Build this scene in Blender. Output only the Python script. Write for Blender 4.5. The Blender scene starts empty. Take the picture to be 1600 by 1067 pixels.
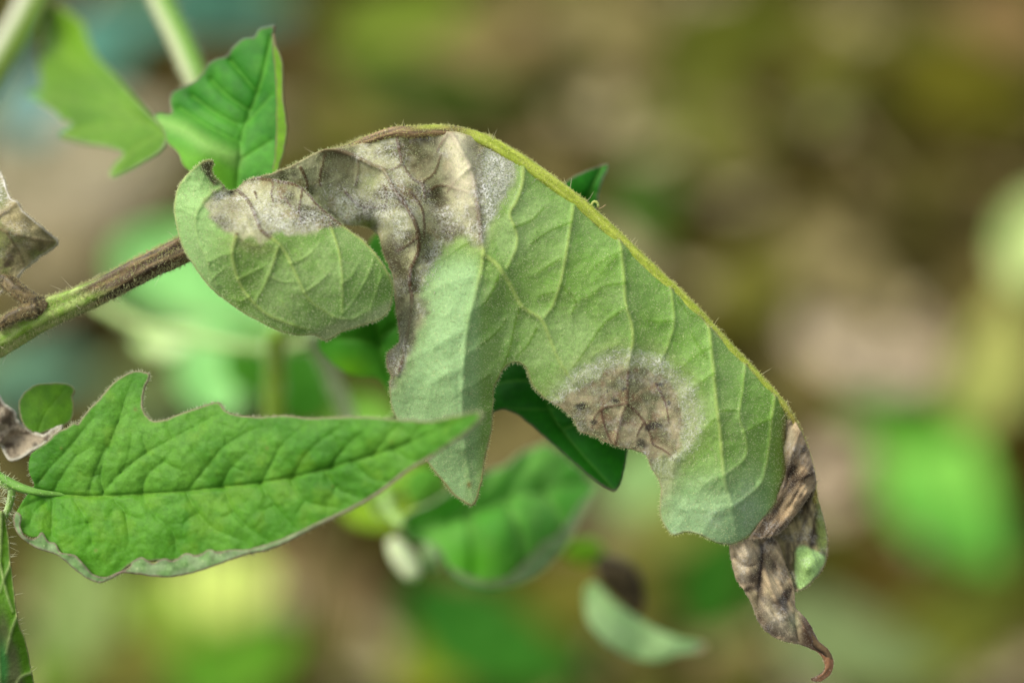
import bpy, math
import numpy as np
from mathutils import Vector
R = math.radians
sc = bpy.context.scene

# ------------------------------------------------------------------ camera, light, exposure
TILT = 30.0
S = 1/3.0                      # focus distance, metres
K = 0.12/1600                  # one photo pixel at the focus distance, metres
FX = np.array([1.0, 0, 0])
FF = np.array([0, math.cos(R(TILT)), -math.sin(R(TILT))])
FU = np.array([0, math.sin(R(TILT)), math.cos(R(TILT))])
CAM = np.array([0.0, 0.0, 1.12*math.sin(R(TILT))])
cd = bpy.data.cameras.new('camera'); cam = bpy.data.objects.new('camera', cd)
sc.collection.objects.link(cam)
cam.location = CAM; cam.rotation_euler = (R(90-TILT), 0, 0)
cd.sensor_width = 36; cd.lens = 100; cd.clip_start = 0.01; cd.clip_end = 200
cd.dof.use_dof = True; cd.dof.focus_distance = S - 25*K; cd.dof.aperture_fstop = 7.6
cd.dof.aperture_blades = 0
sc.camera = cam

w = bpy.data.worlds.new('World'); sc.world = w; w.use_nodes = True
nt = w.node_tree
sky = nt.nodes.new('ShaderNodeTexSky'); sky.sky_type = 'NISHITA'; sky.sun_disc = False
bg = nt.nodes['Background']; bg.inputs['Strength'].default_value = 0.15
hs = nt.nodes.new('ShaderNodeHueSaturation'); hs.inputs['Saturation'].default_value = 0.30   # thin white overcast
nt.links.new(sky.outputs[0], hs.inputs['Color']); nt.links.new(hs.outputs[0], bg.inputs[0])
# direction towards the sun
sv = FX*-0.52 + FU*0.62 - FF*0.42
sv = Vector(sv).normalized()
elev = math.asin(sv.z); azim = math.atan2(sv.x, sv.y)
sky.sun_elevation = elev; sky.sun_rotation = azim; sky.air_density = 1.0; sky.dust_density = 3.0
sd = bpy.data.lights.new('sun', 'SUN'); so = bpy.data.objects.new('sun', sd); sc.collection.objects.link(so)
sd.energy = 1.5; sd.angle = R(34); sd.color = (1.0, 0.94, 0.82)
so.rotation_euler = sv.to_track_quat('Z', 'Y').to_euler()
so.location = (0, 0, 3)
sc.view_settings.view_transform = 'Standard'; sc.view_settings.look = 'None'
sc.view_settings.exposure = 0.8; sc.view_settings.gamma = 1
sc.view_settings.use_curve_mapping = False
sc.render.engine = 'CYCLES'
sc.cycles.max_bounces = 8; sc.cycles.transparent_max_bounces = 8

# ------------------------------------------------------------------ numeric helpers
def W(x, y, z):
    """photo pixel + height towards the camera (pixels at focus) -> world"""
    x = np.asarray(x, float); y = np.asarray(y, float); z = np.asarray(z, float)
    d = S - z*K; s = K*d/S
    return CAM + d[..., None]*FF + ((x-800)*s)[..., None]*FX + ((533.5-y)*s)[..., None]*FU

def zground(x, y, h=0.0):
    s = K/S
    dz = FF[2] + (533.5-np.asarray(y, float))*s*FU[2]
    d = (CAM[2]-h)/(-dz)
    return (S-d)/K

def lin(c):
    c = np.asarray(c, float)/255.0
    return np.where(c <= 0.04045, c/12.92, ((c+0.055)/1.055)**2.4)

def h2(ix, iy, seed):
    n = (ix.astype(np.int64)*374761393 + iy.astype(np.int64)*668265263 + seed*1274126177) & 0xffffffff
    n = ((n ^ (n >> 13))*1103515245) & 0xffffffff
    n = ((n ^ (n >> 16))*2246822519) & 0xffffffff
    return ((n ^ (n >> 15)) & 0xffffff)/float(0xffffff)

def vn(x, y, s, seed=0):
    x = np.asarray(x, float)/s; y = np.asarray(y, float)/s
    ix = np.floor(x); iy = np.floor(y); fx = x-ix; fy = y-iy
    fx = fx*fx*(3-2*fx); fy = fy*fy*(3-2*fy)
    a = h2(ix, iy, seed); b = h2(ix+1, iy, seed); c = h2(ix, iy+1, seed); d = h2(ix+1, iy+1, seed)
    return (a*(1-fx)+b*fx)*(1-fy) + (c*(1-fx)+d*fx)*fy

def fbm(x, y, s, seed=0, o=4):
    t = 0; a = 1.0; n = 0
    for i in range(o):
        t = t + a*vn(x + 17.3*i, y - 9.1*i, s, seed+i*13); n += a; a *= 0.5; s *= 0.5
    return t/n

def ss(a, b, x):
    t = np.clip((x-a)/(b-a), 0, 1); return t*t*(3-2*t)

def mix(a, b, t):
    t = np.asarray(t)[:, None] if np.ndim(t) else t
    return a*(1-t) + b*t

def catmull(P, n=5, closed=False):
    P = np.asarray(P, float); N = len(P); out = []
    m = N if closed else N-1
    for i in range(m):
        if closed: p0, p1, p2, p3 = P[(i-1) % N], P[i], P[(i+1) % N], P[(i+2) % N]
        else: p0, p1, p2, p3 = P[max(i-1, 0)], P[i], P[i+1], P[min(i+2, N-1)]
        for k in range(n):
            t = k/n
            out.append(0.5*((2*p1)+(-p0+p2)*t+(2*p0-5*p1+4*p2-p3)*t*t+(-p0+3*p1-3*p2+p3)*t**3))
    if not closed: out.append(P[-1])
    return np.array(out)

def inside(px, py, poly):
    c = np.zeros(px.shape, bool); n = len(poly)
    for i in range(n):
        x1, y1 = poly[i]; x2, y2 = poly[(i+1) % n]
        if y1 == y2: continue
        m = ((y1 > py) != (y2 > py)) & (px < (x2-x1)*(py-y1)/(y2-y1)+x1)
        c ^= m
    return c

def pdist(px, py, pts, rad=None, closed=False):
    """distance to a polyline, parameter along it 0..1, side sign"""
    pts = np.asarray(pts, float)
    if closed: pts = np.vstack([pts, pts[:1]])
    D = np.full(px.shape, 1e9); T = np.zeros(px.shape); Sg = np.ones(px.shape)
    L = np.hypot(*(pts[1:]-pts[:-1]).T); cum = np.concatenate([[0], np.cumsum(L)]); tot = cum[-1]+1e-9
    for i in range(len(pts)-1):
        a = pts[i]; b = pts[i+1]
        if rad is not None:
            lo = np.minimum(a, b)-rad; hi = np.maximum(a, b)+rad
            idx = np.nonzero((px > lo[0]) & (px < hi[0]) & (py > lo[1]) & (py < hi[1]))[0]
            if len(idx) == 0: continue
        else: idx = slice(None)
        x = px[idx]-a[0]; y = py[idx]-a[1]; dx, dy = b-a; l2 = dx*dx+dy*dy+1e-9
        t = np.clip((x*dx+y*dy)/l2, 0, 1)
        d = np.hypot(x-t*dx, y-t*dy)
        m = d < D[idx]
        D[idx] = np.where(m, d, D[idx])
        T[idx] = np.where(m, (cum[i]+t*L[i])/tot, T[idx])
        Sg[idx] = np.where(m, np.sign(dx*y-dy*x), Sg[idx])
    return D, T, Sg

def closest(px, py, poly):
    pts = np.vstack([poly, poly[:1]]); best = np.full(px.shape, 1e9); bx = px.copy(); by = py.copy()
    for i in range(len(pts)-1):
        a = pts[i]; dx, dy = pts[i+1]-a; l2 = dx*dx+dy*dy+1e-9
        t = np.clip(((px-a[0])*dx+(py-a[1])*dy)/l2, 0, 1)
        qx = a[0]+t*dx; qy = a[1]+t*dy; d = np.hypot(px-qx, py-qy); m = d < best
        best[m] = d[m]; bx[m] = qx[m]; by[m] = qy[m]
    return bx, by

class TPS:
    def __init__(s, pts, lam=0.0):
        P = np.array(pts, float); s.X = P[:, :2]/100; n = len(P)
        A = s.k(s.X[:, 0], s.X[:, 1]) + lam*np.eye(n)
        Q = np.hstack([np.ones((n, 1)), s.X])
        M = np.zeros((n+3, n+3)); M[:n, :n] = A; M[:n, n:] = Q; M[n:, :n] = Q.T
        s.c = np.linalg.solve(M + 1e-9*np.eye(n+3), np.concatenate([P[:, 2], [0, 0, 0]]))
    def k(s, x, y):
        r2 = (x[:, None]-s.X[None, :, 0])**2 + (y[:, None]-s.X[None, :, 1])**2
        return 0.5*r2*np.log(r2+1e-12)
    def __call__(s, x, y):
        x = x/100; y = y/100; n = len(s.X)
        return s.k(x, y) @ s.c[:n] + s.c[n] + s.c[n+1]*x + s.c[n+2]*y

# ------------------------------------------------------------------ materials
def leafmat(name, trans=0.25, rough=0.5, spec=0.35, grain=1.0, specks=0.0, bump=0.25, tint=(0.75, 1.0, 0.25), coat=0.0, sheen=0.08):
    m = bpy.data.materials.new(name); m.use_nodes = True; n = m.node_tree; N = n.nodes; L = n.links
    for q in list(N): N.remove(q)
    out = N.new('ShaderNodeOutputMaterial'); tc = N.new('ShaderNodeTexCoord')
    at = N.new('ShaderNodeAttribute'); at.attribute_name = 'col'
    def noise(scale, det=2, rg=0.6):
        q = N.new('ShaderNodeTexNoise'); q.inputs['Scale'].default_value = scale
        q.inputs['Detail'].default_value = det; q.inputs['Roughness'].default_value = rg
        L.new(tc.outputs['Object'], q.inputs['Vector']); return q.outputs['Fac']
    def ramp(src, a, b, c0=0.0, c1=1.0):
        q = N.new('ShaderNodeMapRange'); q.inputs[1].default_value = a; q.inputs[2].default_value = b
        q.inputs[3].default_value = c0; q.inputs[4].default_value = c1; L.new(src, q.inputs[0]); return q.outputs[0]
    def math_(op, a, b):
        q = N.new('ShaderNodeMath'); q.operation = op
        for i, v in enumerate((a, b)):
            if isinstance(v, (int, float)): q.inputs[i].default_value = v
            else: L.new(v, q.inputs[i])
        return q.outputs[0]
    def mx(kind, f, a, b):
        q = N.new('ShaderNodeMix'); q.data_type = 'RGBA'; q.blend_type = kind
        for s, v in ((0, f), (6, a), (7, b)):
            if isinstance(v, (int, float)): q.inputs[s].default_value = v
            elif isinstance(v, tuple): q.inputs[s].default_value = (*v, 1)
            else: L.new(v, q.inputs[s])
        return q.outputs[2]
    fine = noise(5200, 2, 0.7); med = noise(1500, 3, 0.6)
    g = ramp(fine, 0.3, 0.7, 1-0.28*grain, 1+0.28*grain)
    g2 = ramp(med, 0.3, 0.7, 1-0.10*grain, 1+0.10*grain)
    gg = math_('MULTIPLY', g, g2)
    cc = N.new('ShaderNodeCombineXYZ')
    for i in range(3): L.new(gg, cc.inputs[i])
    col = mx('MULTIPLY', 1.0, at.outputs['Color'], cc.outputs[0])
    # mould: pale powder in clumps of fine fibres
    mo = noise(4300, 1, 0.8); mo2 = noise(1700, 2, 0.7)
    mk = math_('MULTIPLY', ramp(mo, 0.38, 0.62), ramp(mo2, 0.32, 0.56))
    mk = math_('MULTIPLY', mk, at.outputs['Alpha'])
    col = mx('MIX', mk, col, (0.84, 0.83, 0.80))
    dk = math_('MULTIPLY', ramp(mo, 0.46, 0.30), at.outputs['Alpha'])
    col = mx('MIX', math_('MULTIPLY', dk, 0.38), col, (0.10, 0.085, 0.075))
    if specks > 0:
        v = N.new('ShaderNodeTexVoronoi'); v.inputs['Scale'].default_value = 2400; L.new(tc.outputs['Object'], v.inputs['Vector'])
        sp = ramp(v.outputs['Distance'], 0.26, 0.12, 0, 1)
        gate = ramp(noise(1900, 1), 0.5, 0.62)
        col = mx('MIX', math_('MULTIPLY', math_('MULTIPLY', sp, gate), specks), col, (0.62, 0.68, 0.32))
    bs = N.new('ShaderNodeBsdfPrincipled'); L.new(col, bs.inputs['Base Color'])
    bs.inputs['Roughness'].default_value = rough; bs.inputs['Specular IOR Level'].default_value = spec
    bs.inputs['Sheen Weight'].default_value = sheen; bs.inputs['Sheen Roughness'].default_value = 0.5
    bs.inputs['Coat Weight'].default_value = coat; bs.inputs['Coat Roughness'].default_value = 0.35
    bp = N.new('ShaderNodeBump'); bp.inputs['Strength'].default_value = bump; bp.inputs['Distance'].default_value = 0.00012
    L.new(math_('ADD', fine, math_('MULTIPLY', med, 1.5)), bp.inputs['Height']); L.new(bp.outputs[0], bs.inputs['Normal'])
    if trans > 0:
        tr = N.new('ShaderNodeBsdfTranslucent'); tcol = mx('MULTIPLY', 1.0, col, tuple(1.7*t for t in tint))
        L.new(tcol, tr.inputs[0]); ms = N.new('ShaderNodeMixShader'); ms.inputs[0].default_value = trans
        L.new(bs.outputs[0], ms.inputs[1]); L.new(tr.outputs[0], ms.inputs[2]); L.new(ms.outputs[0], out.inputs[0])
    else: L.new(bs.outputs[0], out.inputs[0])
    return m
M_under = leafmat('leaf_underside', 0.22, 0.62, 0.2, 0.6, 0.7, 0.3)
M_upper = leafmat('leaf_upper', 0.26, 0.5, 0.2, 0.5, 0.0, 0.5, sheen=0.03)
M_dry = leafmat('dry_leaf', 0.08, 0.7, 0.2, 0.9, 0.0, 0.5, (1.0, 0.8, 0.5))
M_stem = leafmat('stem_skin', 0.0, 0.5, 0.35, 0.9, 0.5, 0.4)
M_far = leafmat('far_leaf', 0.25, 0.6, 0.1, 0.3, 0.0, 0.1, (0.75, 1.0, 0.15), sheen=0.0)
M_litter = leafmat('litter', 0.05, 0.8, 0.05, 0.5, 0.0, 0.2, (1.0, 0.8, 0.4), sheen=0.0)
M_hair = leafmat('plant_hair', 0.3, 0.35, 0.5, 0.0, 0.0, 0.0, (1, 1, 0.9))

# ------------------------------------------------------------------ object helpers
def empty(name, x, y, z, label, cat, group=None, world=None):
    o = bpy.data.objects.new(name, None); sc.collection.objects.link(o)
    o.empty_display_size = 0.005
    o.location = W(x, y, z) if world is None else world
    o['label'] = label; o['category'] = cat
    if group: o['group'] = group
    return o

def mesh(name, V, F, col, mat, parent, thick=0.0, smooth=True, label=None, kind=None):
    """V world coords; F (n,3|4) int array or list of arrays"""
    org = np.array(parent['_org']) if parent is not None and '_org' in parent else None
    base = org if org is not None else V.mean(0)
    me = bpy.data.meshes.new(name)
    Fs = F if isinstance(F, list) else [F]
    Fs = [f for f in Fs if len(f)]
    nl = sum(f.size for f in Fs); nf = sum(len(f) for f in Fs)
    me.vertices.add(len(V)); me.vertices.foreach_set('co', (V-base).astype(np.float32).ravel())
    me.loops.add(nl); me.loops.foreach_set('vertex_index', np.concatenate([f.ravel() for f in Fs]).astype(np.int32))
    me.polygons.add(nf)
    tot = np.concatenate([np.full(len(f), f.shape[1]) for f in Fs])
    me.polygons.foreach_set('loop_start', np.concatenate([[0], np.cumsum(tot)[:-1]]).astype(np.int32))
    me.polygons.foreach_set('use_smooth', np.full(nf, smooth))
    me.update(calc_edges=True); me.validate()
    a = me.color_attributes.new('col', 'FLOAT_COLOR', 'POINT')
    if col.shape[1] == 3: col = np.hstack([col, np.zeros((len(col), 1))])
    a.data.foreach_set('color', np.clip(col, 0, 1).astype(np.float32).ravel())
    me.materials.append(mat)
    o = bpy.data.objects.new(name, me); sc.collection.objects.link(o)
    if parent is not None:
        o.parent = parent
        if org is None: o.location = base
    else: o.location = base
    if thick:
        s = o.modifiers.new('thickness', 'SOLIDIFY'); s.thickness = thick*K; s.offset = 0
    if label: o['label'] = label
    if kind: o['kind'] = kind
    return o

def root(o):
    o['_org'] = [float(v) for v in o.location]; return o
def sub(o, parent):      # children of children: mesh origin is the thing's origin
    return o

def thing(name, x, y, z, label, cat, group=None):
    return root(empty(name, x, y, z, label, cat, group))

def part_parent(p, child):
    child.parent = p; return child

DARK = {}
def sheet(name, outline, zfun, veins, colfun, mat, parent, pitch=2.0, thick=2.4, sub_of=None, smooth_n=5, edge=0.0, crink=0.0, seed=0, label=None, raw=False, rough_edge=0.6):
    poly = np.asarray(outline, float) if raw else catmull(outline, smooth_n, True)
    if rough_edge:
        t = np.arange(len(poly)); c = poly.mean(0)
        j = (vn(poly[:, 0], poly[:, 1], 4.0, seed+91)-0.5)*2*rough_edge
        tang = np.roll(poly, -1, 0)-np.roll(poly, 1, 0); nrm = np.stack([tang[:, 1], -tang[:, 0]], 1)/(np.hypot(*tang.T)[:, None]+1e-6)
        poly = poly + nrm*j[:, None]
    lo = poly.min(0)-pitch; hi = poly.max(0)+pitch
    xs = np.arange(lo[0], hi[0]+pitch, pitch); ys = np.arange(lo[1], hi[1]+pitch, pitch)
    CX, CY = np.meshgrid((xs[1:]+xs[:-1])/2, (ys[1:]+ys[:-1])/2)
    ins = inside(CX.ravel(), CY.ravel(), poly).reshape(CX.shape)
    iy, ix = np.nonzero(ins); nx = len(xs)
    Q = np.stack([iy*nx+ix, (iy+1)*nx+ix, (iy+1)*nx+ix+1, iy*nx+ix+1], 1)
    used, inv = np.unique(Q, return_inverse=True); Q = inv.reshape(Q.shape)
    gx = xs[used % nx]; gy = ys[used//nx]
    cnt = np.bincount(Q.ravel(), minlength=len(used)); b = np.nonzero(cnt < 4)[0]
    bx, by = closest(gx[b], gy[b], poly); gx[b] = bx; gy[b] = by
    z = zfun(gx, gy)
    vm = np.zeros(len(gx)); DARK['m'] = np.zeros(len(gx))
    vt = []
    for v in veins:
        pts, ta, tw, ca, cw = v[:5]
        pts = catmull(pts, 4)
        rad = max(3.5*tw, 4.0*cw)
        D, T, Sg = pdist(gx, gy, pts, rad)
        tp = 1-0.55*T
        g = np.exp(-(D/tw)**2)*tp
        z = z + ta*g + ca*np.exp(-D/max(cw, 0.1))*(1-0.35*T)
        kk = v[5] if len(v) > 5 else 1.0
        mk = np.exp(-(D/(tw*0.75))**2)*(0.9*tp+0.1)*abs(kk)
        if kk < 0: DARK['m'] = np.maximum(DARK['m'], mk)
        else: vm = np.maximum(vm, mk)
    if crink: z = z + crink*(fbm(gx, gy, 16, seed+5, 4)-0.5)*2
    BD, _, _ = pdist(gx, gy, poly, 60, True)
    BD = np.minimum(BD, 60)
    col = colfun(gx, gy, vm, BD)
    V = W(gx, gy, z)
    o = mesh(name, V, Q, col, mat, parent, thick, label=label)
    if sub_of is not None: o.parent = sub_of
    o_data = dict(x=gx, y=gy, z=z, Q=Q, poly=poly)
    return o, o_data

def tube(name, P, rad, colfun, mat, parent, n=28, groove=0.0, seg=6, sub_of=None, bumpy=0.0, label=None, ngro=5, flat=1.0):
    """P: (x,y,z) pixels; rad list pixels (at focus depth); colfun(t, ang, x, y)->rgb(a)"""
    P = np.asarray(P, float); C = catmull(P, seg); tt = np.linspace(0, 1, len(C))
    r = np.interp(np.linspace(0, 1, len(C)), np.linspace(0, 1, len(rad)), rad)
    if seg > 1:
        L = np.hypot(*(C[1:, :2]-C[:-1, :2]).T); cum = np.concatenate([[0], np.cumsum(L)])
        m = max(int(cum[-1]/3.0), 8); u = np.linspace(0, cum[-1], m)
        C = np.stack([np.interp(u, cum, C[:, i]) for i in range(3)], 1); r = np.interp(u, cum, r); tt = u/cum[-1]
    Wc = W(C[:, 0], C[:, 1], C[:, 2]); T = np.gradient(Wc, axis=0); T /= np.linalg.norm(T, axis=1)[:, None]
    N1 = np.cross(T, -FF); N1 /= np.linalg.norm(N1, axis=1)[:, None]; N2 = np.cross(N1, T)
    a = np.linspace(0, 2*np.pi, n, endpoint=False)
    A, TT = np.meshgrid(a, tt)
    rr = r[:, None]*(1 + groove*np.cos(A*ngro+0.6))
    if bumpy: rr = rr*(1+bumpy*(fbm(TT*900, A*14, 12, 3, 3)-0.5))
    sc_ = K*(S-C[:, 2]*K)/S
    V = Wc[:, None, :] + (rr*sc_[:, None])[..., None]*(np.cos(A)[..., None]*N1[:, None, :] + flat*np.sin(A)[..., None]*N2[:, None, :])
    m = len(C); I, J = np.meshgrid(np.arange(m-1), np.arange(n), indexing='ij')
    F = np.stack([I*n+J, I*n+(J+1) % n, (I+1)*n+(J+1) % n, (I+1)*n+J], -1).reshape(-1, 4)
    V = V.reshape(-1, 3)
    # caps
    V = np.vstack([V, Wc[0]-T[0]*r[0]*sc_[0]*0.4, Wc[-1]+T[-1]*r[-1]*sc_[-1]*0.4]); c0 = m*n; c1 = c0+1
    j = np.arange(n)
    C0 = np.stack([np.full(n, c0), (j+1) % n, j], 1); C1 = np.stack([np.full(n, c1), (m-1)*n+j, (m-1)*n+(j+1) % n], 1)
    XX = np.repeat(C[:, 0], n); YY = np.repeat(C[:, 1], n)
    YY = YY - np.cos(A.ravel())*rr.ravel()*0
    col = colfun(TT.ravel(), A.ravel(), XX, YY)
    col = np.vstack([col, col[:1], col[-1:]])
    o = mesh(name, V, [F, np.vstack([C0, C1])], col, mat, parent, 0, label=label)
    if sub_of is not None: o.parent = sub_of
    return o, dict(C=C, r=r, W=Wc, N1=N1, N2=N2, T=T, s=sc_)

rng = np.random.default_rng(7)
def hairs(name, P0, D, length, rad, colr, parent, sub_of=None, bend=0.3):
    """P0 (n,3) world roots, D (n,3) unit dirs, tapered bent 3-sided needles"""
    n = len(P0); length = np.broadcast_to(length, (n,)); rad = np.broadcast_to(rad, (n,))
    rv = rng.normal(size=(n, 3)); X = np.cross(D, rv); X /= np.linalg.norm(X, axis=1)[:, None]+1e-12; Y = np.cross(D, X)
    B = X*rng.uniform(-bend, bend, (n, 1)) + np.array([0, 0, -1.0])*bend*0.3
    rings = []
    for k, (t, rr) in enumerate(((0, 1.0), (0.45, 0.7), (0.8, 0.4))):
        c = P0 + D*(length*t)[:, None] + B*(length*t*t)[:, None]
        for q in range(3):
            an = 2*np.pi*q/3
            rings.append(c + (X*math.cos(an)+Y*math.sin(an))*(rad*rr)[:, None])
    rings.append(P0 + D*length[:, None] + B*length[:, None])
    V = np.stack(rings, 1).reshape(-1, 3); b = (np.arange(n)*10)[:, None]
    f = []
    for k in range(2):
        for q in range(3):
            q2 = (q+1) % 3; f.append([k*3+q, k*3+q2, k*3+3+q2, k*3+3+q])
    f4 = np.concatenate([b+np.array(x)[None, :] for x in f]); f3 = np.concatenate([b+np.array([6+q, 6+(q+1) % 3, 9])[None, :] for q in range(3)])
    colr = np.asarray(colr, float)
    col = np.repeat(colr[None, :] if colr.ndim == 1 else colr, 10 if colr.ndim == 2 else 10*n, 0)
    o = mesh(name, V, [f4, f3], col, M_hair, parent, 0, kind='stuff')
    if sub_of is not None: o.parent = sub_of
    return o

def tube_hairs(name, info, n, lo, hi, rad, colr, parent, sub_of=None, lean=0.3):
    m = len(info['C']); i = rng.integers(0, m-1, n); a = rng.uniform(0, 2*np.pi, n)
    u = rng.random(n)[:, None]
    c = info['W'][i]*(1-u)+info['W'][i+1]*u
    d = np.cos(a)[:, None]*info['N1'][i] + np.sin(a)[:, None]*info['N2'][i]
    rr = (info['r'][i]*info['s'][i])[:, None]
    D = d + rng.normal(size=(n, 3))*lean; D /= np.linalg.norm(D, axis=1)[:, None]
    return hairs(name, c+d*rr*0.95, D, rng.uniform(lo, hi, n)*K, rad*K, colr, parent, sub_of)

def sheet_hairs(name, d, n, lo, hi, rad, colfun, parent, sub_of=None, where=None, lean=0.5, offs=1.0):
    Q = d['Q']; i = rng.integers(0, len(Q), n*3 if where is not None else n)
    c = Q[i, 0]; x = d['x'][c]; y = d['y'][c]
    if where is not None:
        k = rng.random(len(c)) < where(x, y); c = c[k][:n]; i = i[k][:n]; x = x[k][:n]; y = y[k][:n]
    a = W(d['x'][Q[i, 0]], d['y'][Q[i, 0]], d['z'][Q[i, 0]]); b = W(d['x'][Q[i, 1]], d['y'][Q[i, 1]], d['z'][Q[i, 1]]); e = W(d['x'][Q[i, 3]], d['y'][Q[i, 3]], d['z'][Q[i, 3]])
    u = rng.random((len(i), 1)); v = rng.random((len(i), 1))
    P = a + (b-a)*u + (e-a)*v
    N = np.cross(e-a, b-a); N /= np.linalg.norm(N, axis=1)[:, None]+1e-15
    N *= np.sign(-(N@FF))[:, None]
    D = N + rng.normal(size=N.shape)*lean; D /= np.linalg.norm(D, axis=1)[:, None]
    return hairs(name, P+N*offs*K, D, rng.uniform(lo, hi, len(i))*K, rad*K, colfun(x, y), parent, sub_of)

def edge_hairs(name, d, n, lo, hi, rad, colr, parent, sub_of=None):
    poly = d['poly']; i = rng.integers(0, len(poly), n); u = rng.random(n)
    nx_ = (i+1) % len(poly); p = poly[i]*(1-u[:, None])+poly[nx_]*u[:, None]
    t = poly[nx_]-poly[i]; nr = np.stack([t[:, 1], -t[:, 0]], 1)/(np.hypot(*t.T)[:, None]+1e-9)
    area = np.sum(poly[:, 0]*np.roll(poly[:, 1], -1)-np.roll(poly[:, 0], -1)*poly[:, 1])
    if area < 0: nr = -nr
    # depth from nearest sheet vertex
    z = np.empty(n)
    for k in range(n):
        z[k] = d['z'][np.argmin((d['x']-p[k, 0])**2+(d['y']-p[k, 1])**2)]
    D = nr[:, :1]*FX - nr[:, 1:]*FU + rng.normal(size=(n, 3))*0.35; D /= np.linalg.norm(D, axis=1)[:, None]
    return hairs(name, W(p[:, 0], p[:, 1], z), D, rng.uniform(lo, hi, n)*K, rad*K, colr, parent, sub_of)

def clean():
    for o in bpy.data.objects:
        if '_org' in o: del o['_org']
# ------------------------------------------------------------------ ground
def ground():
    me = bpy.data.meshes.new('ground'); n = 60
    # fine near the view, wide enough to reach the horizon
    ax = np.concatenate([[-60, -20, -6, -2.5], np.linspace(-1.2, 1.2, 90), [2.5, 6, 20, 60]])
    ay = np.concatenate([[-60, -20, -6, -2, -0.6], np.linspace(0.2, 2.4, 90), [4, 8, 20, 60]])
    X, Y = np.meshgrid(ax, ay)
    Z = (fbm(X*1000, Y*1000, 160, 3, 4)-0.5)*0.03 + (fbm(X*1000, Y*1000, 30, 8, 3)-0.5)*0.012
    V = np.stack([X, Y, Z], -1).reshape(-1, 3); m = len(ax)
    I, J = np.meshgrid(np.arange(len(ay)-1), np.arange(m-1), indexing='ij')
    F = np.stack([I*m+J, I*m+J+1, (I+1)*m+J+1, (I+1)*m+J], -1).reshape(-1, 4)
    me.from_pydata(V.tolist(), [], F.tolist()); me.polygons.foreach_set('use_smooth', [True]*len(F))
    o = bpy.data.objects.new('ground', me); sc.collection.objects.link(o); o['kind'] = 'structure'
    mt = bpy.data.materials.new('soil'); mt.use_nodes = True; N = mt.node_tree.nodes; L = mt.node_tree.links
    bs = N['Principled BSDF']; bs.inputs['Roughness'].default_value = 0.9; bs.inputs['Specular IOR Level'].default_value = 0.03
    tc = N.new('ShaderNodeTexCoord')
    def nz(s, d=4):
        q = N.new('ShaderNodeTexNoise'); q.inputs['Scale'].default_value = s; q.inputs['Detail'].default_value = d
        L.new(tc.outputs['Object'], q.inputs['Vector']); return q.outputs['Fac']
    r = N.new('ShaderNodeValToRGB'); e = r.color_ramp.elements
    cs = [(0.33, (27, 24, 3)), (0.43, (41, 37, 5)), (0.5, (54, 45, 7)), (0.57, (59, 54, 9)), (0.66, (71, 63, 14))]
    e[0].position = cs[0][0]; e[1].position = cs[-1][0]
    for p, c in cs[1:-1]: e.new(p)
    for q, (p, c) in zip(e, cs): q.color = (*lin(c), 1)
    L.new(nz(16, 3), r.inputs[0])
    mx = N.new('ShaderNodeMix'); mx.data_type = 'RGBA'; mx.blend_type = 'MULTIPLY'; mx.inputs[0].default_value = 1
    mr = N.new('ShaderNodeMapRange'); mr.inputs[1].default_value = 0.3; mr.inputs[2].default_value = 0.7; mr.inputs[3].default_value = 0.55; mr.inputs[4].default_value = 1.35
    L.new(nz(240, 3), mr.inputs[0]); L.new(r.outputs[0], mx.inputs[6]); L.new(mr.outputs[0], mx.inputs[7]); L.new(mx.outputs[2], bs.inputs['Base Color'])
    bp = N.new('ShaderNodeBump'); bp.inputs['Distance'].default_value = 0.004; L.new(nz(300, 3), bp.inputs['Height']); L.new(bp.outputs[0], bs.inputs['Normal'])
    me.materials.append(mt)
ground()

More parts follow.
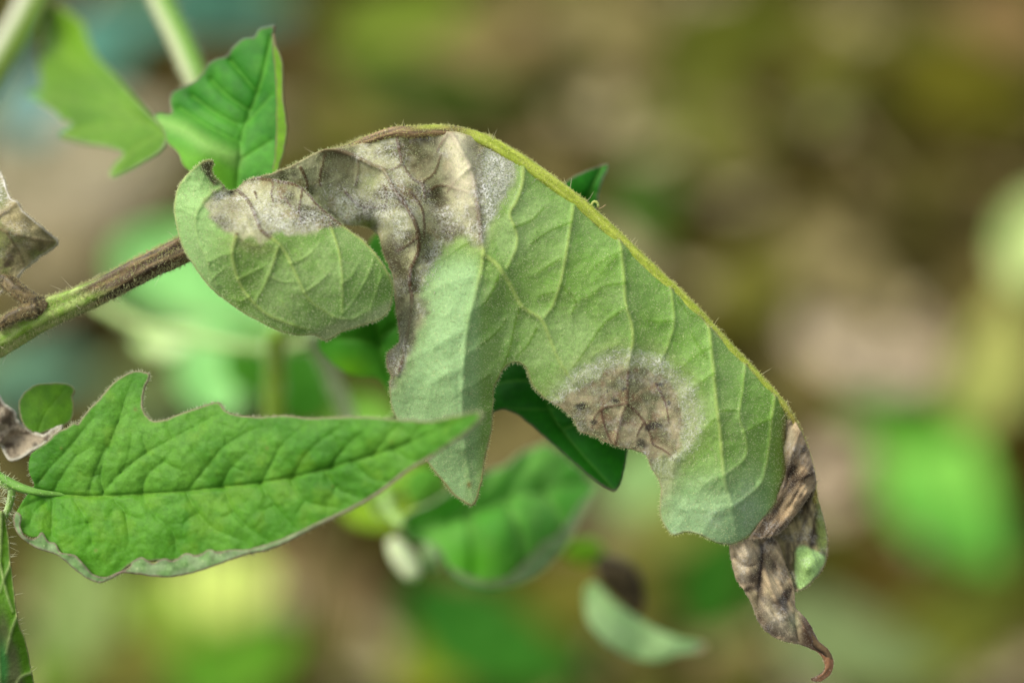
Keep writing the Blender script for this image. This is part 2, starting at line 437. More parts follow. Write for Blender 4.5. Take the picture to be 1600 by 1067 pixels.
# soil crumbs and straw: nobody could count them
def litter():
    V = []; F = []; C = []
    n = 2600
    x = rng.uniform(-0.55, 0.55, n); y = rng.uniform(0.45, 1.9, n); r = rng.uniform(0.002, 0.007, n)
    tet = np.array([[1, 0, -.5], [-.6, .9, -.5], [-.7, -.8, -.5], [0.1, 0, 1.0], [.6, .7, .4], [-.5, .1, .6], [.3, -.9, .3]])
    fc = [(0, 1, 4), (1, 5, 4), (1, 2, 5), (2, 6, 5), (2, 0, 6), (0, 4, 6), (4, 5, 3), (5, 6, 3), (6, 4, 3)]
    pal = lin([[66, 56, 30], [84, 74, 42], [50, 46, 20], [104, 94, 64], [60, 50, 26]])
    for i in range(n):
        j = tet*(1+rng.uniform(-.3, .3, (7, 3))); a = rng.uniform(0, 6.28); c, s = math.cos(a), math.sin(a)
        p = j*r[i]; p = np.stack([p[:, 0]*c-p[:, 1]*s, p[:, 0]*s+p[:, 1]*c, p[:, 2]], 1)+[x[i], y[i], 0.006]
        F += [(a0+7*i, b0+7*i, c0+7*i) for a0, b0, c0 in fc]; V.append(p); C.append(np.repeat(pal[rng.integers(0, 5)][None], 7, 0))
    mesh('soil_crumbs', np.vstack(V), np.array(F), np.vstack(C), M_litter, None, 0, smooth=False, kind='stuff')
    tag('soil_crumbs', 'brown soil crumbs scattered over the blurred ground', 'soil')
    V = []; F = []; C = []; n = 420
    pal = lin([[110, 96, 62], [128, 112, 76], [84, 72, 40], [100, 96, 56]])
    for i in range(n):
        c = np.array([rng.uniform(-.5, .5), rng.uniform(.5, 1.8), rng.uniform(.006, .02)]); a = rng.uniform(0, 6.28)
        d = np.array([math.cos(a), math.sin(a), rng.uniform(-.1, .1)])*rng.uniform(.015, .05); s = np.array([-math.sin(a), math.cos(a), 0])*rng.uniform(.0008, .002)
        u = np.array([0, 0, .0015])
        V += [c-d-s, c-d+s, c-d+u, c+d-s, c+d+s, c+d+u]; b = 6*i
        F += [(b, b+3, b+4, b+1), (b+1, b+4, b+5, b+2), (b+2, b+5, b+3, b)]; C.append(np.repeat(pal[rng.integers(0, 4)][None], 6, 0))
    mesh('straw', np.array(V), np.array(F), np.vstack(C), M_litter, None, 0, smooth=False, kind='stuff')
    tag('straw', 'dry tan straw bits strewn over the blurred ground', 'straw')
def leaf_litter():
    V = []; F = []; C = []; n = 900; k = 0
    pal = lin([[110, 100, 56], [88, 80, 40], [132, 120, 78], [70, 66, 26], [98, 104, 44], [150, 140, 104], [84, 92, 34], [60, 52, 22]])
    prof = [(-1, 0), (-.6, .42), (0, .55), (.55, .38), (1, 0), (.55, -.38), (0, -.55), (-.6, -.42)]
    for i in range(n):
        y = rng.uniform(.55, 1.75); x = rng.uniform(-.26, .26)*y; L = rng.uniform(.006, .022); a = rng.uniform(0, 6.28)
        ca, sa = math.cos(a), math.sin(a); wd = rng.uniform(.6, 1.1); tx, ty = rng.normal(0, .35, 2); z0 = rng.uniform(.006, .02)
        P = [(0, 0)]+prof
        for (u, v) in P:
            v *= wd; px, py = (u*ca-v*sa)*L, (u*sa+v*ca)*L
            V.append((x+px, y+py, z0+tx*px+ty*py+.25*L*(u*u-v*v)))
        F += [(9*i, 9*i+1+q, 9*i+1+(q+1) % 8) for q in range(8)]
        C.append(np.repeat((pal[rng.integers(0, 8)]*rng.uniform(.8, 1.2))[None], 9, 0))
    mesh('leaf_litter', np.array(V), np.array(F), np.vstack(C), M_litter, None, 0, smooth=True, kind='stuff')
    tag('leaf_litter', 'small olive and tan dead leaf scraps covering the blurred ground', 'leaf litter')
def tag(name, label, cat, group=None):
    o = bpy.data.objects[name]; o['label'] = label; o['category'] = cat
    if group: o['group'] = group
litter()
leaf_litter()

# ------------------------------------------------------------------ blurred background
def leaf_outline(cx, cy, L, Wd, ang, kind=0, seed=0):
    """closed outline of a leaf, length L, width Wd, pointing along ang (deg, image plane, y up)"""
    r = np.random.default_rng(seed); n = 40; t = np.linspace(0, 1, n)
    if kind == 0: prof = np.sin(np.pi*t**0.75)**0.85
    elif kind == 1: prof = np.sin(np.pi*t**0.7)**0.8*(1+0.22*np.abs(np.sin(t*9+seed)))
    else: prof = np.sin(np.pi*t)**0.5
    up = np.stack([(t-0.5)*L, prof*Wd/2*(1+0.08*r.normal())], 1); dn = np.stack([(t-0.5)*L, -prof*Wd/2], 1)[::-1][1:-1]
    P = np.vstack([up, dn]); P[:, 1] += 0.06*L*np.sin(np.pi*np.clip(P[:, 0]/L+0.5, 0, 1))*r.choice([-1, 1])
    a = R(ang); c, s = math.cos(a), math.sin(a)
    return np.stack([cx+P[:, 0]*c+P[:, 1]*s, cy-P[:, 0]*s+P[:, 1]*c], 1)

def bgleaf(name, label, cat, cx, cy, L, Wd, ang, z, color, color2=None, kind=0, mat=None, group=None, tilt=(0, 0), cup=0.12, ground=False, stem=True, seed=0, lift=0.01):
    mat = mat or M_far; c1 = lin(color); c2 = lin(color2 if color2 else color)
    out = leaf_outline(cx, cy, L, Wd, ang, kind, seed)
    if ground: z = float(zground(cx, cy, lift))
    f = (S-z*K)/S; a = R(ang); ux, uy = math.cos(a), -math.sin(a)
    def zf(x, y):
        along = ((x-cx)*ux+(y-cy)*uy)/L; acr = ((x-cx)*-uy+(y-cy)*ux)/Wd
        zz = f*(tilt[0]*(x-cx)+tilt[1]*(y-cy)) + f*cup*L*(4*acr**2*0.35 - along**2) + (fbm(x, y, L*0.35, seed, 2)-.5)*f*L*0.12
        if ground: return zground(x, y, lift)+zz*0.6
        return z+zz
    def cf(x, y, vm, bd):
        q = fbm(x, y, L*0.4, seed+2, 3)
        return mix(mix(np.repeat(c1[None], len(x), 0), c2, ss(.35, .65, q)), c1*1.25, vm*0.5)
    th = thing(name, cx, cy, z, label, cat, group)
    p0 = (cx-ux*L*0.48, cy-uy*L*0.48); p1 = (cx+ux*L*0.46, cy+uy*L*0.46)
    veins = [([p0, (cx, cy), p1], -L*0.01*f, L*0.02, -L*0.02*f, L*0.1)]
    for k in (-.25, -.05, .15, .3):
        for sgn in (-1, 1):
            b0 = (cx+ux*L*k, cy+uy*L*k); e = (b0[0]+ux*L*.13-uy*sgn*Wd*.36*-1, b0[1]+uy*L*.13+ux*sgn*Wd*.36*-1)
            veins.append(([b0, ((b0[0]+e[0])/2, (b0[1]+e[1])/2), e], -L*.005*f, L*.014, -L*.02*f, L*.05))
    sheet('blade', out, zf, veins, cf, mat, th, pitch=max(L/34, 3), thick=3*f, raw=True, rough_edge=0)
    if stem:
        bx, by = p0; wpt = W(bx, by, float(zf(np.array([bx]), np.array([by]))[0]))
        # stem drops to the soil under the leaf
        n = 8; t = np.linspace(0, 1, n)[:, None]; end = np.array([wpt[0]-ux*0.01, wpt[1]+0.03, 0.0])
        if ground: end = wpt + np.array([-ux*0.02, 0.01, -0.005])
        pts = wpt*(1-t)+end*t + np.array([-ux, 0, .3])*0.012*np.sin(np.pi*t)
        d = (pts-CAM)@FF; s_ = K*d/S
        px = 800+(pts-CAM)@FX/s_; py = 533.5-(pts-CAM)@FU/s_; pz = (S-d)/K
        sc1 = lin((104, 104, 56))
        tube('stem', np.stack([px, py, pz], 1)[::1], [2.0, 2.4], lambda t_, a_, x_, y_: np.repeat(sc1[None], len(t_), 0), mat, th, n=8, seg=1)
    return th

GL = 'fallen dry leaves on the soil behind the plant'
DL = [  # cx, cy, L, W, ang, colour, colour2, kind, label
 (110, 235, 330, 190, 8, (178, 168, 138), (160, 150, 120), 2, 'pale pinkish grey dead leaf lying left, under the upper left leaf'),
 (60, 400, 200, 160, 70, (136, 126, 96), (122, 112, 84), 2, 'grey tan dead leaf behind the stalk at the left edge'),
 (700, 60, 300, 120, 6, (124, 108, 66), (108, 98, 54), 1, 'tan dead leaf lying at the top centre'),
 (960, 30, 260, 100, -8, (132, 120, 80), (112, 104, 60), 0, 'buff dead leaf at the top, right of centre'),
 (1340, 70, 190, 110, 10, (99, 95, 33), (84, 83, 25), 0, 'dull olive tan dead leaf in the upper right'),
 (1580, 30, 170, 110, -12, (126, 100, 66), (106, 88, 50), 0, 'reddish brown dead leaf in the top right corner'),
 (560, 190, 220, 130, 25, (98, 98, 33), (87, 90, 28), 2, 'faint buff dead leaf above the arched midrib'),
 (1090, 215, 210, 150, -20, (79, 86, 26), (87, 92, 30), 2, 'grey green dead leaf right of the leaf tip behind the midrib'),
 (1300, 440, 250, 110, -28, (128, 116, 78), (110, 102, 62), 1, 'broad tan dead leaf right of the blighted leaf'),
 (1355, 540, 250, 150, -20, (190, 174, 144), (166, 150, 120), 2, 'brightest beige dead leaf right of the blighted leaf'),
 (1320, 745, 190, 120, 35, (168, 150, 122), (146, 132, 104), 0, 'pinkish beige dead leaf beside the twisted leaf tip'),
 (1180, 430, 180, 130, 50, (91, 90, 30), (79, 79, 25), 0, 'dim tan dead leaf close to the outer midrib'),
 (470, 940, 260, 150, -12, (118, 102, 68), (96, 82, 50), 1, 'pinkish brown dead leaf below the green front leaf'),
 (200, 1010, 240, 130, 14, (98, 97, 39), (84, 81, 32), 0, 'grey brown dead leaf near the bottom left'),
 (800, 690, 180, 130, 20, (108, 98, 58), (94, 86, 48), 2, 'warm brown dead leaf in the gap under the main leaf'),
 (1420, 900, 220, 120, -30, (82, 70, 18), (71, 61, 15), 0, 'brown dead leaf below the bright green background leaf'),
 (250, 620, 220, 120, 10, (96, 112, 70), (84, 100, 58), 0, 'grey tan dead leaf behind the tooth of the front leaf'),
 (900, 950, 260, 130, 15, (95, 92, 30), (81, 81, 24), 2, 'dull tan dead leaf behind the pale hanging leaf'),
]
for i, (cx, cy, L, Wd, an, c, c2, kd, lb) in enumerate(DL):
    bgleaf('dead_leaf', lb, 'dead leaf', cx, cy, L, Wd, an, 0, c, c2, kd, M_litter, GL, ground=True, stem=False, seed=11+i, lift=0.012+0.004*(i % 3))

GG = 'green weeds out of focus behind the plant'
WL = [ # cx,cy,L,W,ang,z,col,col2,kind,label
 (1490, 765, 300, 170, -58, -8200, (138, 204, 84), (104, 180, 66), 0, 'large bright green leaf out of focus at the right'),
 (1420, 650, 220, 80, -8, -7200, (62, 117, 20), (75, 126, 26), 0, 'green leaf behind the top of the large bright leaf'),
 (1625, 375, 170, 110, 62, -6400, (188, 203, 132), (172, 194, 114), 2, 'pale yellow green leaf cut by the right edge'),
 (1540, 560, 260, 120, 70, -8600, (176, 176, 96), (150, 160, 80), 0, 'soft olive green leaf under the pale right edge leaf'),
 (1520, 980, 330, 150, 38, -7600, (112, 118, 40), (94, 104, 32), 0, 'yellow olive leaf in the bottom right corner'),
 (1340, 990, 300, 120, -22, -6200, (118, 134, 84), (104, 122, 70), 0, 'dull grey green leaf behind the curled tail'),
 (1130, 900, 210, 130, 70, -7000, (36, 87, 11), (47, 99, 16), 0, 'dark green leaf left of the twisted tip'),
 (1060, 830, 230, 130, 20, -8600, (142, 138, 62), (120, 126, 56), 2, 'mustard yellow leaf under the lower edge of the main leaf'),
 (1010, 730, 170, 110, 40, -6000, (136, 168, 102), (120, 156, 84), 2, 'light green leaf right of the dark leaf tip'),
 (780, 990, 330, 160, -25, -6600, (55, 114, 27), (43, 99, 21), 0, 'broad mid green leaf at the bottom centre'),
 (690, 1040, 170, 120, 30, -7400, (141, 147, 37), (126, 137, 32), 2, 'yellow green leaf at the bottom edge, left of centre'),
 (350, 905, 160, 120, -6, -6800, (216, 218, 118), (196, 210, 112), 2, 'bright yellow leaf under the front leaf'),
 (310, 960, 260, 110, -22, -7200, (137, 164, 59), (126, 156, 51), 0, 'light green leaf below the yellow leaf'),
 (370, 1020, 240, 120, 20, -6000, (80, 134, 25), (92, 139, 30), 0, 'mid green leaf at the bottom, under the yellow leaf'),
 (110, 950, 210, 140, 78, -6600, (140, 158, 92), (122, 146, 74), 2, 'yellowish green leaf beside the left corner leaflet'),
 (75, 1020, 190, 90, 80, -6600, (112, 146, 30), (98, 136, 26), 0, 'lime green leaf behind the left corner leaflet'),
 (320, 445, 300, 150, -18, -5200, (150, 208, 126), (134, 194, 110), 2, 'large pale mint green leaf behind the stalk and curled lobe'),
 (335, 580, 150, 110, -70, -2900, (156, 210, 130), (136, 196, 112), 2, 'mint green leaf above the notch of the front leaf'),
 (400, 575, 120, 70, -62, -2000, (72, 132, 30), (60, 122, 27), 0, 'small mid green leaf left of the yellow stem'),
 (475, 600, 130, 100, -80, -1900, (58, 117, 20), (48, 105, 16), 2, 'dark green leaf between the two background stems'),
 (1000, 330, 160, 110, -60, -6500, (60, 88, 18), (52, 76, 14), 0, 'dark green leaf behind the middle of the midrib'),
 (620, 40, 220, 110, 12, -7800, (117, 136, 43), (104, 124, 37), 2, 'soft light green leaf at the top centre'),
 (690, 125, 330, 90, -6, -7600, (60, 80, 11), (50, 70, 9), 0, 'deep green leaf above the arched midrib'),
 (1150, 40, 260, 130, 14, -8200, (82, 87, 16), (70, 77, 14), 0, 'olive leaf at the top, left of the upper right leaves'),
 (1510, 140, 260, 130, -14, -8200, (97, 94, 19), (84, 85, 16), 0, 'olive yellow leaf below the top right corner'),
 (330, 20, 260, 90, 4, -8800, (101, 158, 137), (84, 138, 114), 2, 'blue green leaf in the top left behind the stems'),
 (150, 90, 180, 120, 50, -8400, (95, 147, 129), (77, 128, 105), 2, 'dull teal leaf behind the upper left leaf'),
 (40, 160, 120, 110, 40, -7800, (138, 169, 160), (119, 156, 145), 2, 'pale blue green leaf at the left edge'),
 (40, 590, 190, 90, 10, -8400, (112, 150, 118), (98, 138, 108), 2, 'teal grey leaf at the left, above the small curled leaf'),
 (265, 525, 110, 40, 8, -2300, (214, 230, 176), (196, 222, 150), 0, 'pale cream green leaf blade lying level left of the yellow stem'),
 (590, 690, 150, 90, -30, -2600, (132, 184, 70), (110, 168, 56), 0, 'light green leaf showing just above the front leaf edge, left of the lobe'),
 (560, 640, 120, 70, 60, -3200, (96, 130, 44), (80, 116, 34), 0, 'olive green leaf right of the slanting grey stem'),
 (600, 760, 160, 90, 35, -1500, (126, 164, 32), (139, 173, 42), 0, 'yellow green leaf under the front leaf point'),
]
for i, (cx, cy, L, Wd, an, z, c, c2, kd, lb) in enumerate(WL):
    bgleaf('weed_leaf', lb, 'leaf', cx, cy, L, Wd, an, z, c, c2, kd, M_far, GG, tilt=(0.1*((i % 3)-1), 0.35), seed=50+i)

# ------------------------------------------------------------------ stems out of focus
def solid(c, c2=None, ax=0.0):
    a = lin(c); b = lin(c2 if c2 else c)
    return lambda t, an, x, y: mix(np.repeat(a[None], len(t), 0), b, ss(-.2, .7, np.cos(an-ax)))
def stemthing(label, P, rad, cf, cat='stem', name='stem'):
    o, inf = tube(name, P, rad, cf, M_stem, None, n=24, groove=0.03, bumpy=0.1)
    o['label'] = label; o['category'] = cat
    hr = tube_hairs('hair', inf, 500, 6, 16, 0.5, lin((215, 220, 190)), None)
    hr.parent = o; hr.matrix_parent_inverse.identity(); hr.location = Vector(hr.location)-Vector(o.location)
    return o
stemthing('thick green stem crossing the top left corner', [(110, -130, -1050), (72, -40, -980), (40, 25, -930), (0, 95, -880), (-50, 180, -840), (-110, 290, -800)], [27, 25, 24, 24, 26], solid((116, 146, 46), (184, 186, 158), 0.1))
stemthing('green stem from the top edge running down behind the folded upper leaf', [(215, -110, -820), (249, -5, -760), (280, 60, -700), (310, 130, -640), (350, 220, -600), (400, 330, -580)], [18, 19, 20, 20, 18], solid((96, 142, 36), (172, 180, 136), 0.1))
stemthing('pale green stem running level behind the curled lobe', [(150, 470, -1900), (215, 508, -1650), (300, 528, -1450), (400, 545, -1250), (470, 540, -1050), (560, 500, -900), (640, 440, -800)], [9, 8, 7, 6, 6, 6], solid((170, 196, 118), (120, 156, 60)))
stemthing('yellow green upright stem between two dark leaves', [(432, 520, -900), (430, 580, -980), (426, 680, -1050), (420, 800, -1150)], [15, 15, 16, 17], solid((142, 172, 40), (120, 160, 40)))
stemthing('grey green slanting stem right of the dark leaf', [(484, 520, -760), (510, 570, -820), (535, 630, -860), (570, 720, -900), (600, 800, -940)], [13, 12, 12, 13], solid((168, 186, 132), (120, 150, 84)))
# ------------------------------------------------------------------ middle distance leaves
def flatcol(c1, c2, cv, ce=None, ew=3.0, s=60, seed=0, ns=0.35):
    a, b, v = lin(c1), lin(c2), lin(cv); e = lin(ce) if ce is not None else None
    def f(x, y, vm, bd):
        q = fbm(x, y, s, seed, 4); c = mix(np.repeat(a[None], len(x), 0), b, ss(.3, .7, q))
        c = c*(1+ns*(fbm(x, y, 9, seed+3, 2)-.5))[:, None]
        c = mix(c, v, vm*0.8)
        if e is not None: c = mix(c, e, 1-ss(ew*.4, ew, bd))
        return c
    return f

# folded leaf upper left of the main leaf
TU = thing('tomato_leaf', 262, 205, -160, 'upright green folded leaf with purple edge above the curled lobe', 'leaf')
outU = [(430,40),(420,42),(405,46),(397,58),(381,61),(366,72),(354,87),(330,96),(318,112),(306,126),(288,135),(270,144),(265,162),(267,177),(249,177),(241,183),(252,198),(261,222),(279,240),(288,261),(315,279),(345,300),(378,312),(415,318),(432,290),(438,250),(442,225),(438,190),(437,150),(434,110),(429,75),(428,52)]
tU = TPS([(430,40,-160),(270,160,-210),(250,190,-200),(380,180,-135),(410,110,-140),(440,200,-120),(300,250,-120),(370,300,-110),(330,120,-185),(320,200,-150)])
vU = [([(424,60),(411,120),(396,165),(381,204),(374,250),(370,300)], -4, 4, -12, 30),
 ([(255,192),(288,204),(324,228),(366,248)], 4, 9, 8, 22),
 ([(300,150),(335,175),(372,195)], -3, 3, -15, 11),([(330,125),(355,150),(388,172)], -3, 3, -15, 11),([(360,95),(385,125),(402,145)], -3, 3, -14, 10),
 ([(280,168),(320,195),(372,222)], -3, 3, -15, 11),([(390,190),(425,150)], -2, 3, -7, 12),([(376,250),(425,220)], -2, 3, -7, 14)]
def colU(x, y, vm, bd):
    c = flatcol((44,116,18),(76,146,38),(96,160,50),(112,96,88),3.2, 50, 4)(x, y, vm, bd)
    d, t, s = pdist(x, y, [(255,192),(288,204),(324,228),(366,248)], 60)
    c = mix(c, lin((150,190,100)), np.exp(-(d/14)**2)*0.6)
    return mix(c, lin((112,172,30)), ss(225, 262, y+0.35*(330-x))*ss(400, 330, x)*0.6)
sheet('blade', outU, tU, vU, colU, M_upper, TU, pitch=2.6, seed=21)
outU2 = [(428,50),(432,72),(442,99),(443,150),(449,198),(445,234),(436,264),(428,290),(410,320),(404,316),(418,285),(428,255),(431,222),(432,190),(432,150),(430,110),(426,72)]
tU2 = TPS([(428,50,-150),(442,99,-128),(448,198,-112),(436,264,-108),(430,190,-122),(430,110,-136),(425,270,-112),(410,318,-116)])
sheet('folded_edge', outU2, tU2, [], flatcol((112,158,14),(96,144,14),(112,158,14),(120,110,80),2.5,40,6), M_upper, TU, pitch=2.4, seed=22, label='yellow green outer half of the leaf folded back')

# softly blurred leaf at the upper left
TL = thing('tomato_leaf', 258, 208, -150, 'soft focus toothed green leaf with lime tip at the upper left', 'leaf')
outL = [(90,9),(114,24),(132,40),(135,54),(150,87),(180,117),(210,150),(240,183),(258,201),(261,222),(249,240),(225,255),(204,267),(177,279),(171,271),(180,255),(192,240),(168,231),(135,226),(96,216),(94,207),(111,195),(93,187),(87,177),(60,162),(39,148),(54,141),(63,132),(60,102),(64,60),(74,24)]
tL = TPS([(90,9,-930),(260,210,-240),(175,275,-345),(60,150,-630),(60,80,-960),(150,90,-780),(150,190,-495),(210,150,-495)])
vL = [([(80,20),(105,80),(160,140),(215,185),(258,210)], -5, 5, -16, 26),([(45,148),(110,158),(215,186)], -3, 4, -12, 16),([(96,210),(160,200),(230,195)], -3, 4, -12, 14),([(176,272),(210,235),(250,212)], -3, 4, -9, 12),([(66,70),(100,90),(150,130)], -3, 4, -12, 16)]
def colL(x, y, vm, bd):
    c = flatcol((88,132,30),(98,140,34),(120,156,56),(150,160,120),3,50,14)(x, y, vm, bd)
    c = mix(c, lin((118,162,30)), .5*ss(110, 30, np.hypot(x-128, (y-45)*.8)*1.6))
    return mix(c, lin((86,150,120)), ss(75, 45, x)*ss(110, 150, y)*.6)
sheet('blade', outL, tL, vL, colL, M_upper, TL, pitch=2.8, seed=24)
tube('stalk', [(262,205,-235),(275,212,-190),(300,226,-150)], [5, 4], solid((176,206,130)), M_stem, TL, n=14)

# dark leaf behind the main leaf
TD = thing('tomato_leaf', 830, 440, -190, 'dark green leaf behind the main leaf with points above its midrib and below it', 'leaf')
outD = [(949,256),(940,258),(915,267),(893,278),(868,300),(840,340),(800,400),(765,450),(742,520),(738,580),(745,628),(762,646),(775,643),(789,641),(808,648),(824,660),(846,679),(866,696),(884,712),(903,729),(922,745),(938,757),(951,764),(960,767),(967,762),(972,750),(977,728),(981,706),(984,690),(988,640),(985,560),(975,480),(950,400),(932,345),(933,320),(938,296),(944,278),(951,264)]
tD = TPS([(949,256,-150),(915,300,-150),(870,300,-180),(800,420,-230),(850,500,-210),(745,600,-150),(800,600,-130),(850,680,-110),(960,766,-90),(980,700,-120),(920,680,-105),(980,500,-230),(900,560,-150)])
vD = [([(940,262),(910,330),(880,430),(860,520),(850,600),(870,660),(958,764)], -3, 3.5, -14, 30),([(862,610),(820,595),(775,600)], 1, 2.5, -9, 16, 1.4),([(866,640),(830,640),(790,637)], 1, 2, -6, 12),([(880,670),(930,660),(980,690)], -2, 3, -9, 14),([(862,590),(900,600),(940,580)], -2, 3, -9, 14),([(910,330),(930,300)], -2, 3, -7, 8),
 ([(856,600),(880,570),(905,560)], -2, 3, -7, 12)]
sheet('blade', outD, tD, vD, flatcol((24,100,4),(36,120,10),(92,156,52),(110,104,84),3,60,31), M_upper, TD, pitch=2.8, seed=31)
tube('stalk', [(835,410,-225),(810,390,-280),(760,360,-330),(690,330,-360),(600,300,-380),(480,270,-390)], [6, 6, 7, 8], solid((96,150,50)), M_stem, TD, n=14)

# mid leaf under the main leaf
TM = thing('tomato_leaf', 655, 800, -500, 'medium green leaf with pale rolled rim below the hanging lobe', 'leaf')
outM = [(625,812),(642,798),(666,788),(700,768),(735,748),(756,738),(789,726),(806,712),(818,705),(836,698),(856,692),(868,702),(884,704),(892,718),(913,734),(918,748),(931,758),(924,776),(913,786),(912,802),(898,812),(894,828),(880,838),(876,854),(862,862),(855,880),(838,886),(832,898),(815,901),(790,910),(760,914),(732,908),(712,898),(697,880),(690,862),(672,850),(655,848),(637,842),(627,828)]
tM = TPS([(625,820,-680),(700,800,-640),(760,760,-630),(850,700,-720),(928,760,-760),(860,860,-660),(760,910,-630),(690,880,-670),(800,810,-600),(660,840,-700)])
vM = [([(630,822),(690,812),(760,790),(840,765),(925,755)], -8, 6, -36, 30),([(700,812),(740,775),(770,735)], -7, 6, -30, 16),([(760,790),(800,755),(830,705)], -7, 6, -30, 16),([(730,800),(740,850),(740,900)], -7, 6, -30, 16),([(790,782),(810,830),(820,890)], -7, 6, -30, 16),([(840,765),(870,800),(880,840)], -7, 6, -28, 16),([(840,765),(870,735),(890,715)], -4, 5, -14, 18)]
def colM(x, y, vm, bd):
    c = flatcol((88,166,50),(120,186,76),(150,200,104),(170,176,140),4,60,33)(x, y, vm, bd)
    return mix(c, lin((84,168,14)), np.exp(-(((x-735)/60)**2+((y-880)/32)**2))*.9)
sheet('blade', outM, tM, vM, colM, M_upper, TM, pitch=3.2, thick=3, seed=33)
rimM = [(700,884),(712,900),(732,912),(760,919),(790,917),(820,909),(842,898),(862,880),(880,858),(896,832),(910,806),(922,782),(916,776),(900,796),(884,820),(868,838),(850,846),(836,862),(818,880),(795,900),(765,909),(735,902)]
tR = TPS([(700,884,-665),(760,919,-622),(862,880,-650),(922,780,-750),(850,846,-630),(760,908,-612),(900,800,-720)])
sheet('rolled_rim', rimM, tR, [], flatcol((140,170,112),(122,156,92),(150,176,130),(130,120,96),2,20,35), M_under, TM, pitch=2.6, thick=2, seed=35, label='pale rolled rim of the medium green leaf')
tube('stalk', [(628,822,-690),(610,800,-760),(600,770,-900),(590,740,-940)], [8, 9, 10], solid((150,186,96)), M_stem, TM, n=14)
# pale shrivelled bits hanging at its base
def blob(name, label, cat, out, z, c1, c2, mat=M_far, bulge=22, sd=0, cr=4):
    a = np.array(out, float); cx, cy = a.mean(0)
    def zf(x, y):
        P = catmull(out, 5, True); d, _, _ = pdist(x, y, P, 200, True); d = np.minimum(d, 60)
        return z + bulge*np.sqrt(np.clip(d/(a[:, 0].ptp() if hasattr(a[:, 0], 'ptp') else np.ptp(a[:, 0]))*2.2, 0, 1))
    th = thing(name, cx, cy, z, label, cat)
    sheet('front', out, zf, [], flatcol(c1, c2, c1, None, 3, 30, sd), mat, th, pitch=2.6, thick=3, crink=cr, seed=sd)
    sheet('back', out, lambda x, y: 2*z-zf(x, y), [], flatcol(c1, c2, c1, None, 3, 30, sd+1), mat, th, pitch=2.6, thick=3, crink=cr, seed=sd)
    return th
blob('flower_bud', 'cream white bud hanging left of the medium green leaf', 'bud', [(606,846),(618,840),(632,850),(648,868),(657,888),(652,902),(638,905),(624,892),(610,870)], -880, (236,238,208), (222,228,186), sd=41)
blob('flower_bud', 'smaller pale green bud tucked beside the cream white one', 'bud', [(664,846),(680,842),(692,852),(692,872),(682,888),(668,884),(660,866)], -900, (180,204,150), (160,190,130), sd=43)

# pale leaf hanging low in the middle
TP = thing('tomato_leaf', 920, 925, -470, 'pale grey green narrow leaf hanging low in the centre with pinkish point', 'leaf')
outP = [(913,925),(920,912),(932,912),(943,922),(955,935),(975,952),(998,966),(1022,980),(1046,991),(1066,997),(1084,1000),(1100,1004),(1103,1010),(1093,1017),(1074,1020),(1055,1023),(1040,1030),(1022,1033),(993,1029),(972,1020),(955,1010),(940,998),(927,983),(918,968),(914,950)]
tP = TPS([(920,915,-860),(1100,1008,-850),(1000,1029,-835),(1000,968,-850),(960,985,-805),(1040,1008,-810),(916,950,-860)])
def colP(x, y, vm, bd):
    c = flatcol((176,208,140),(156,192,122),(180,210,148),None,3,40,44)(x, y, vm, bd)
    return mix(c, lin((190,160,140)), ss(1080, 1098, x)*.8)
sheet('blade', outP, tP, [([(920,920),(945,965),(1000,1002),(1095,1009)], -3, 4, -10, 18)], colP, M_under, TP, pitch=2.6, thick=3, seed=44)
blob('dried_flower', 'dark brown shrivelled flower above the pale hanging leaf', 'dead flower', [(930,880),(945,868),(965,872),(985,880),(1000,900),(1005,925),(1003,950),(990,962),(975,948),(955,928),(938,910)], -980, (50,42,20), (86,74,42), M_dry, 26, 47, 14)
blob('small_leaf', 'tiny yellow green leaf above the dark shrivelled flower', 'leaf', [(880,858),(900,846),(925,842),(942,855),(940,872),(920,880),(900,878),(885,870)], -1200, (110,158,30), (92,142,24), M_far, 10, 49)
blob('small_leaf', 'yellowish small leaf under the point of the green front leaf', 'leaf', [(585,760),(605,745),(630,735),(655,740),(650,765),(630,785),(605,795),(588,785)], -900, (176,208,92), (140,190,60), M_far, 12, 51)
blob('small_leaf', 'mid green small leaf left of the hanging lobe point', 'leaf', [(640,740),(665,728),(690,740),(700,765),(685,785),(655,792),(638,772)], -850, (110,172,60), (96,160,50), M_far, 12, 53)

# green leaf behind the curled lobe
TG = thing('tomato_leaf', 560, 580, -330, 'fresh green leaf showing between the curled lobe and the blighted strip', 'leaf')
outG = [(498,540),(505,515),(520,480),(540,440),(570,390),(590,365),(612,372),(640,400),(665,450),(672,520),(662,590),(650,640),(632,650),(618,628),(604,606),(590,590),(566,588),(546,584),(525,572),(508,556)]
tG = TPS([(500,540,-360),(600,380,-330),(660,450,-340),(650,620,-300),(600,600,-320),(570,490,-280),(545,580,-340)])
vG = [([(630,640),(600,560),(585,480),(600,400)], -4, 4, -16, 26),([(592,540),(560,530),(520,530)], -3, 4, -14, 18),([(586,490),(560,470),(540,460)], -3, 4, -14, 18),([(594,530),(620,510),(650,500)], -3, 4, -14, 18)]
def colG(x, y, vm, bd):
    c = flatcol((62,140,26),(80,156,38),(106,172,56),None,3,40,61)(x, y, vm, bd)
    return mix(c, lin((112,176,18)), np.exp(-(((x-545)/34)**2+((y-578)/22)**2))*.8)
sheet('blade', outG, tG, vG, colG, M_upper, TG, pitch=3, thick=3, seed=61)
tube('stalk', [(625,640,-305),(610,660,-380),(590,700,-480),(580,760,-560)], [7, 8, 9], solid((140,180,90)), M_stem, TG, n=14)
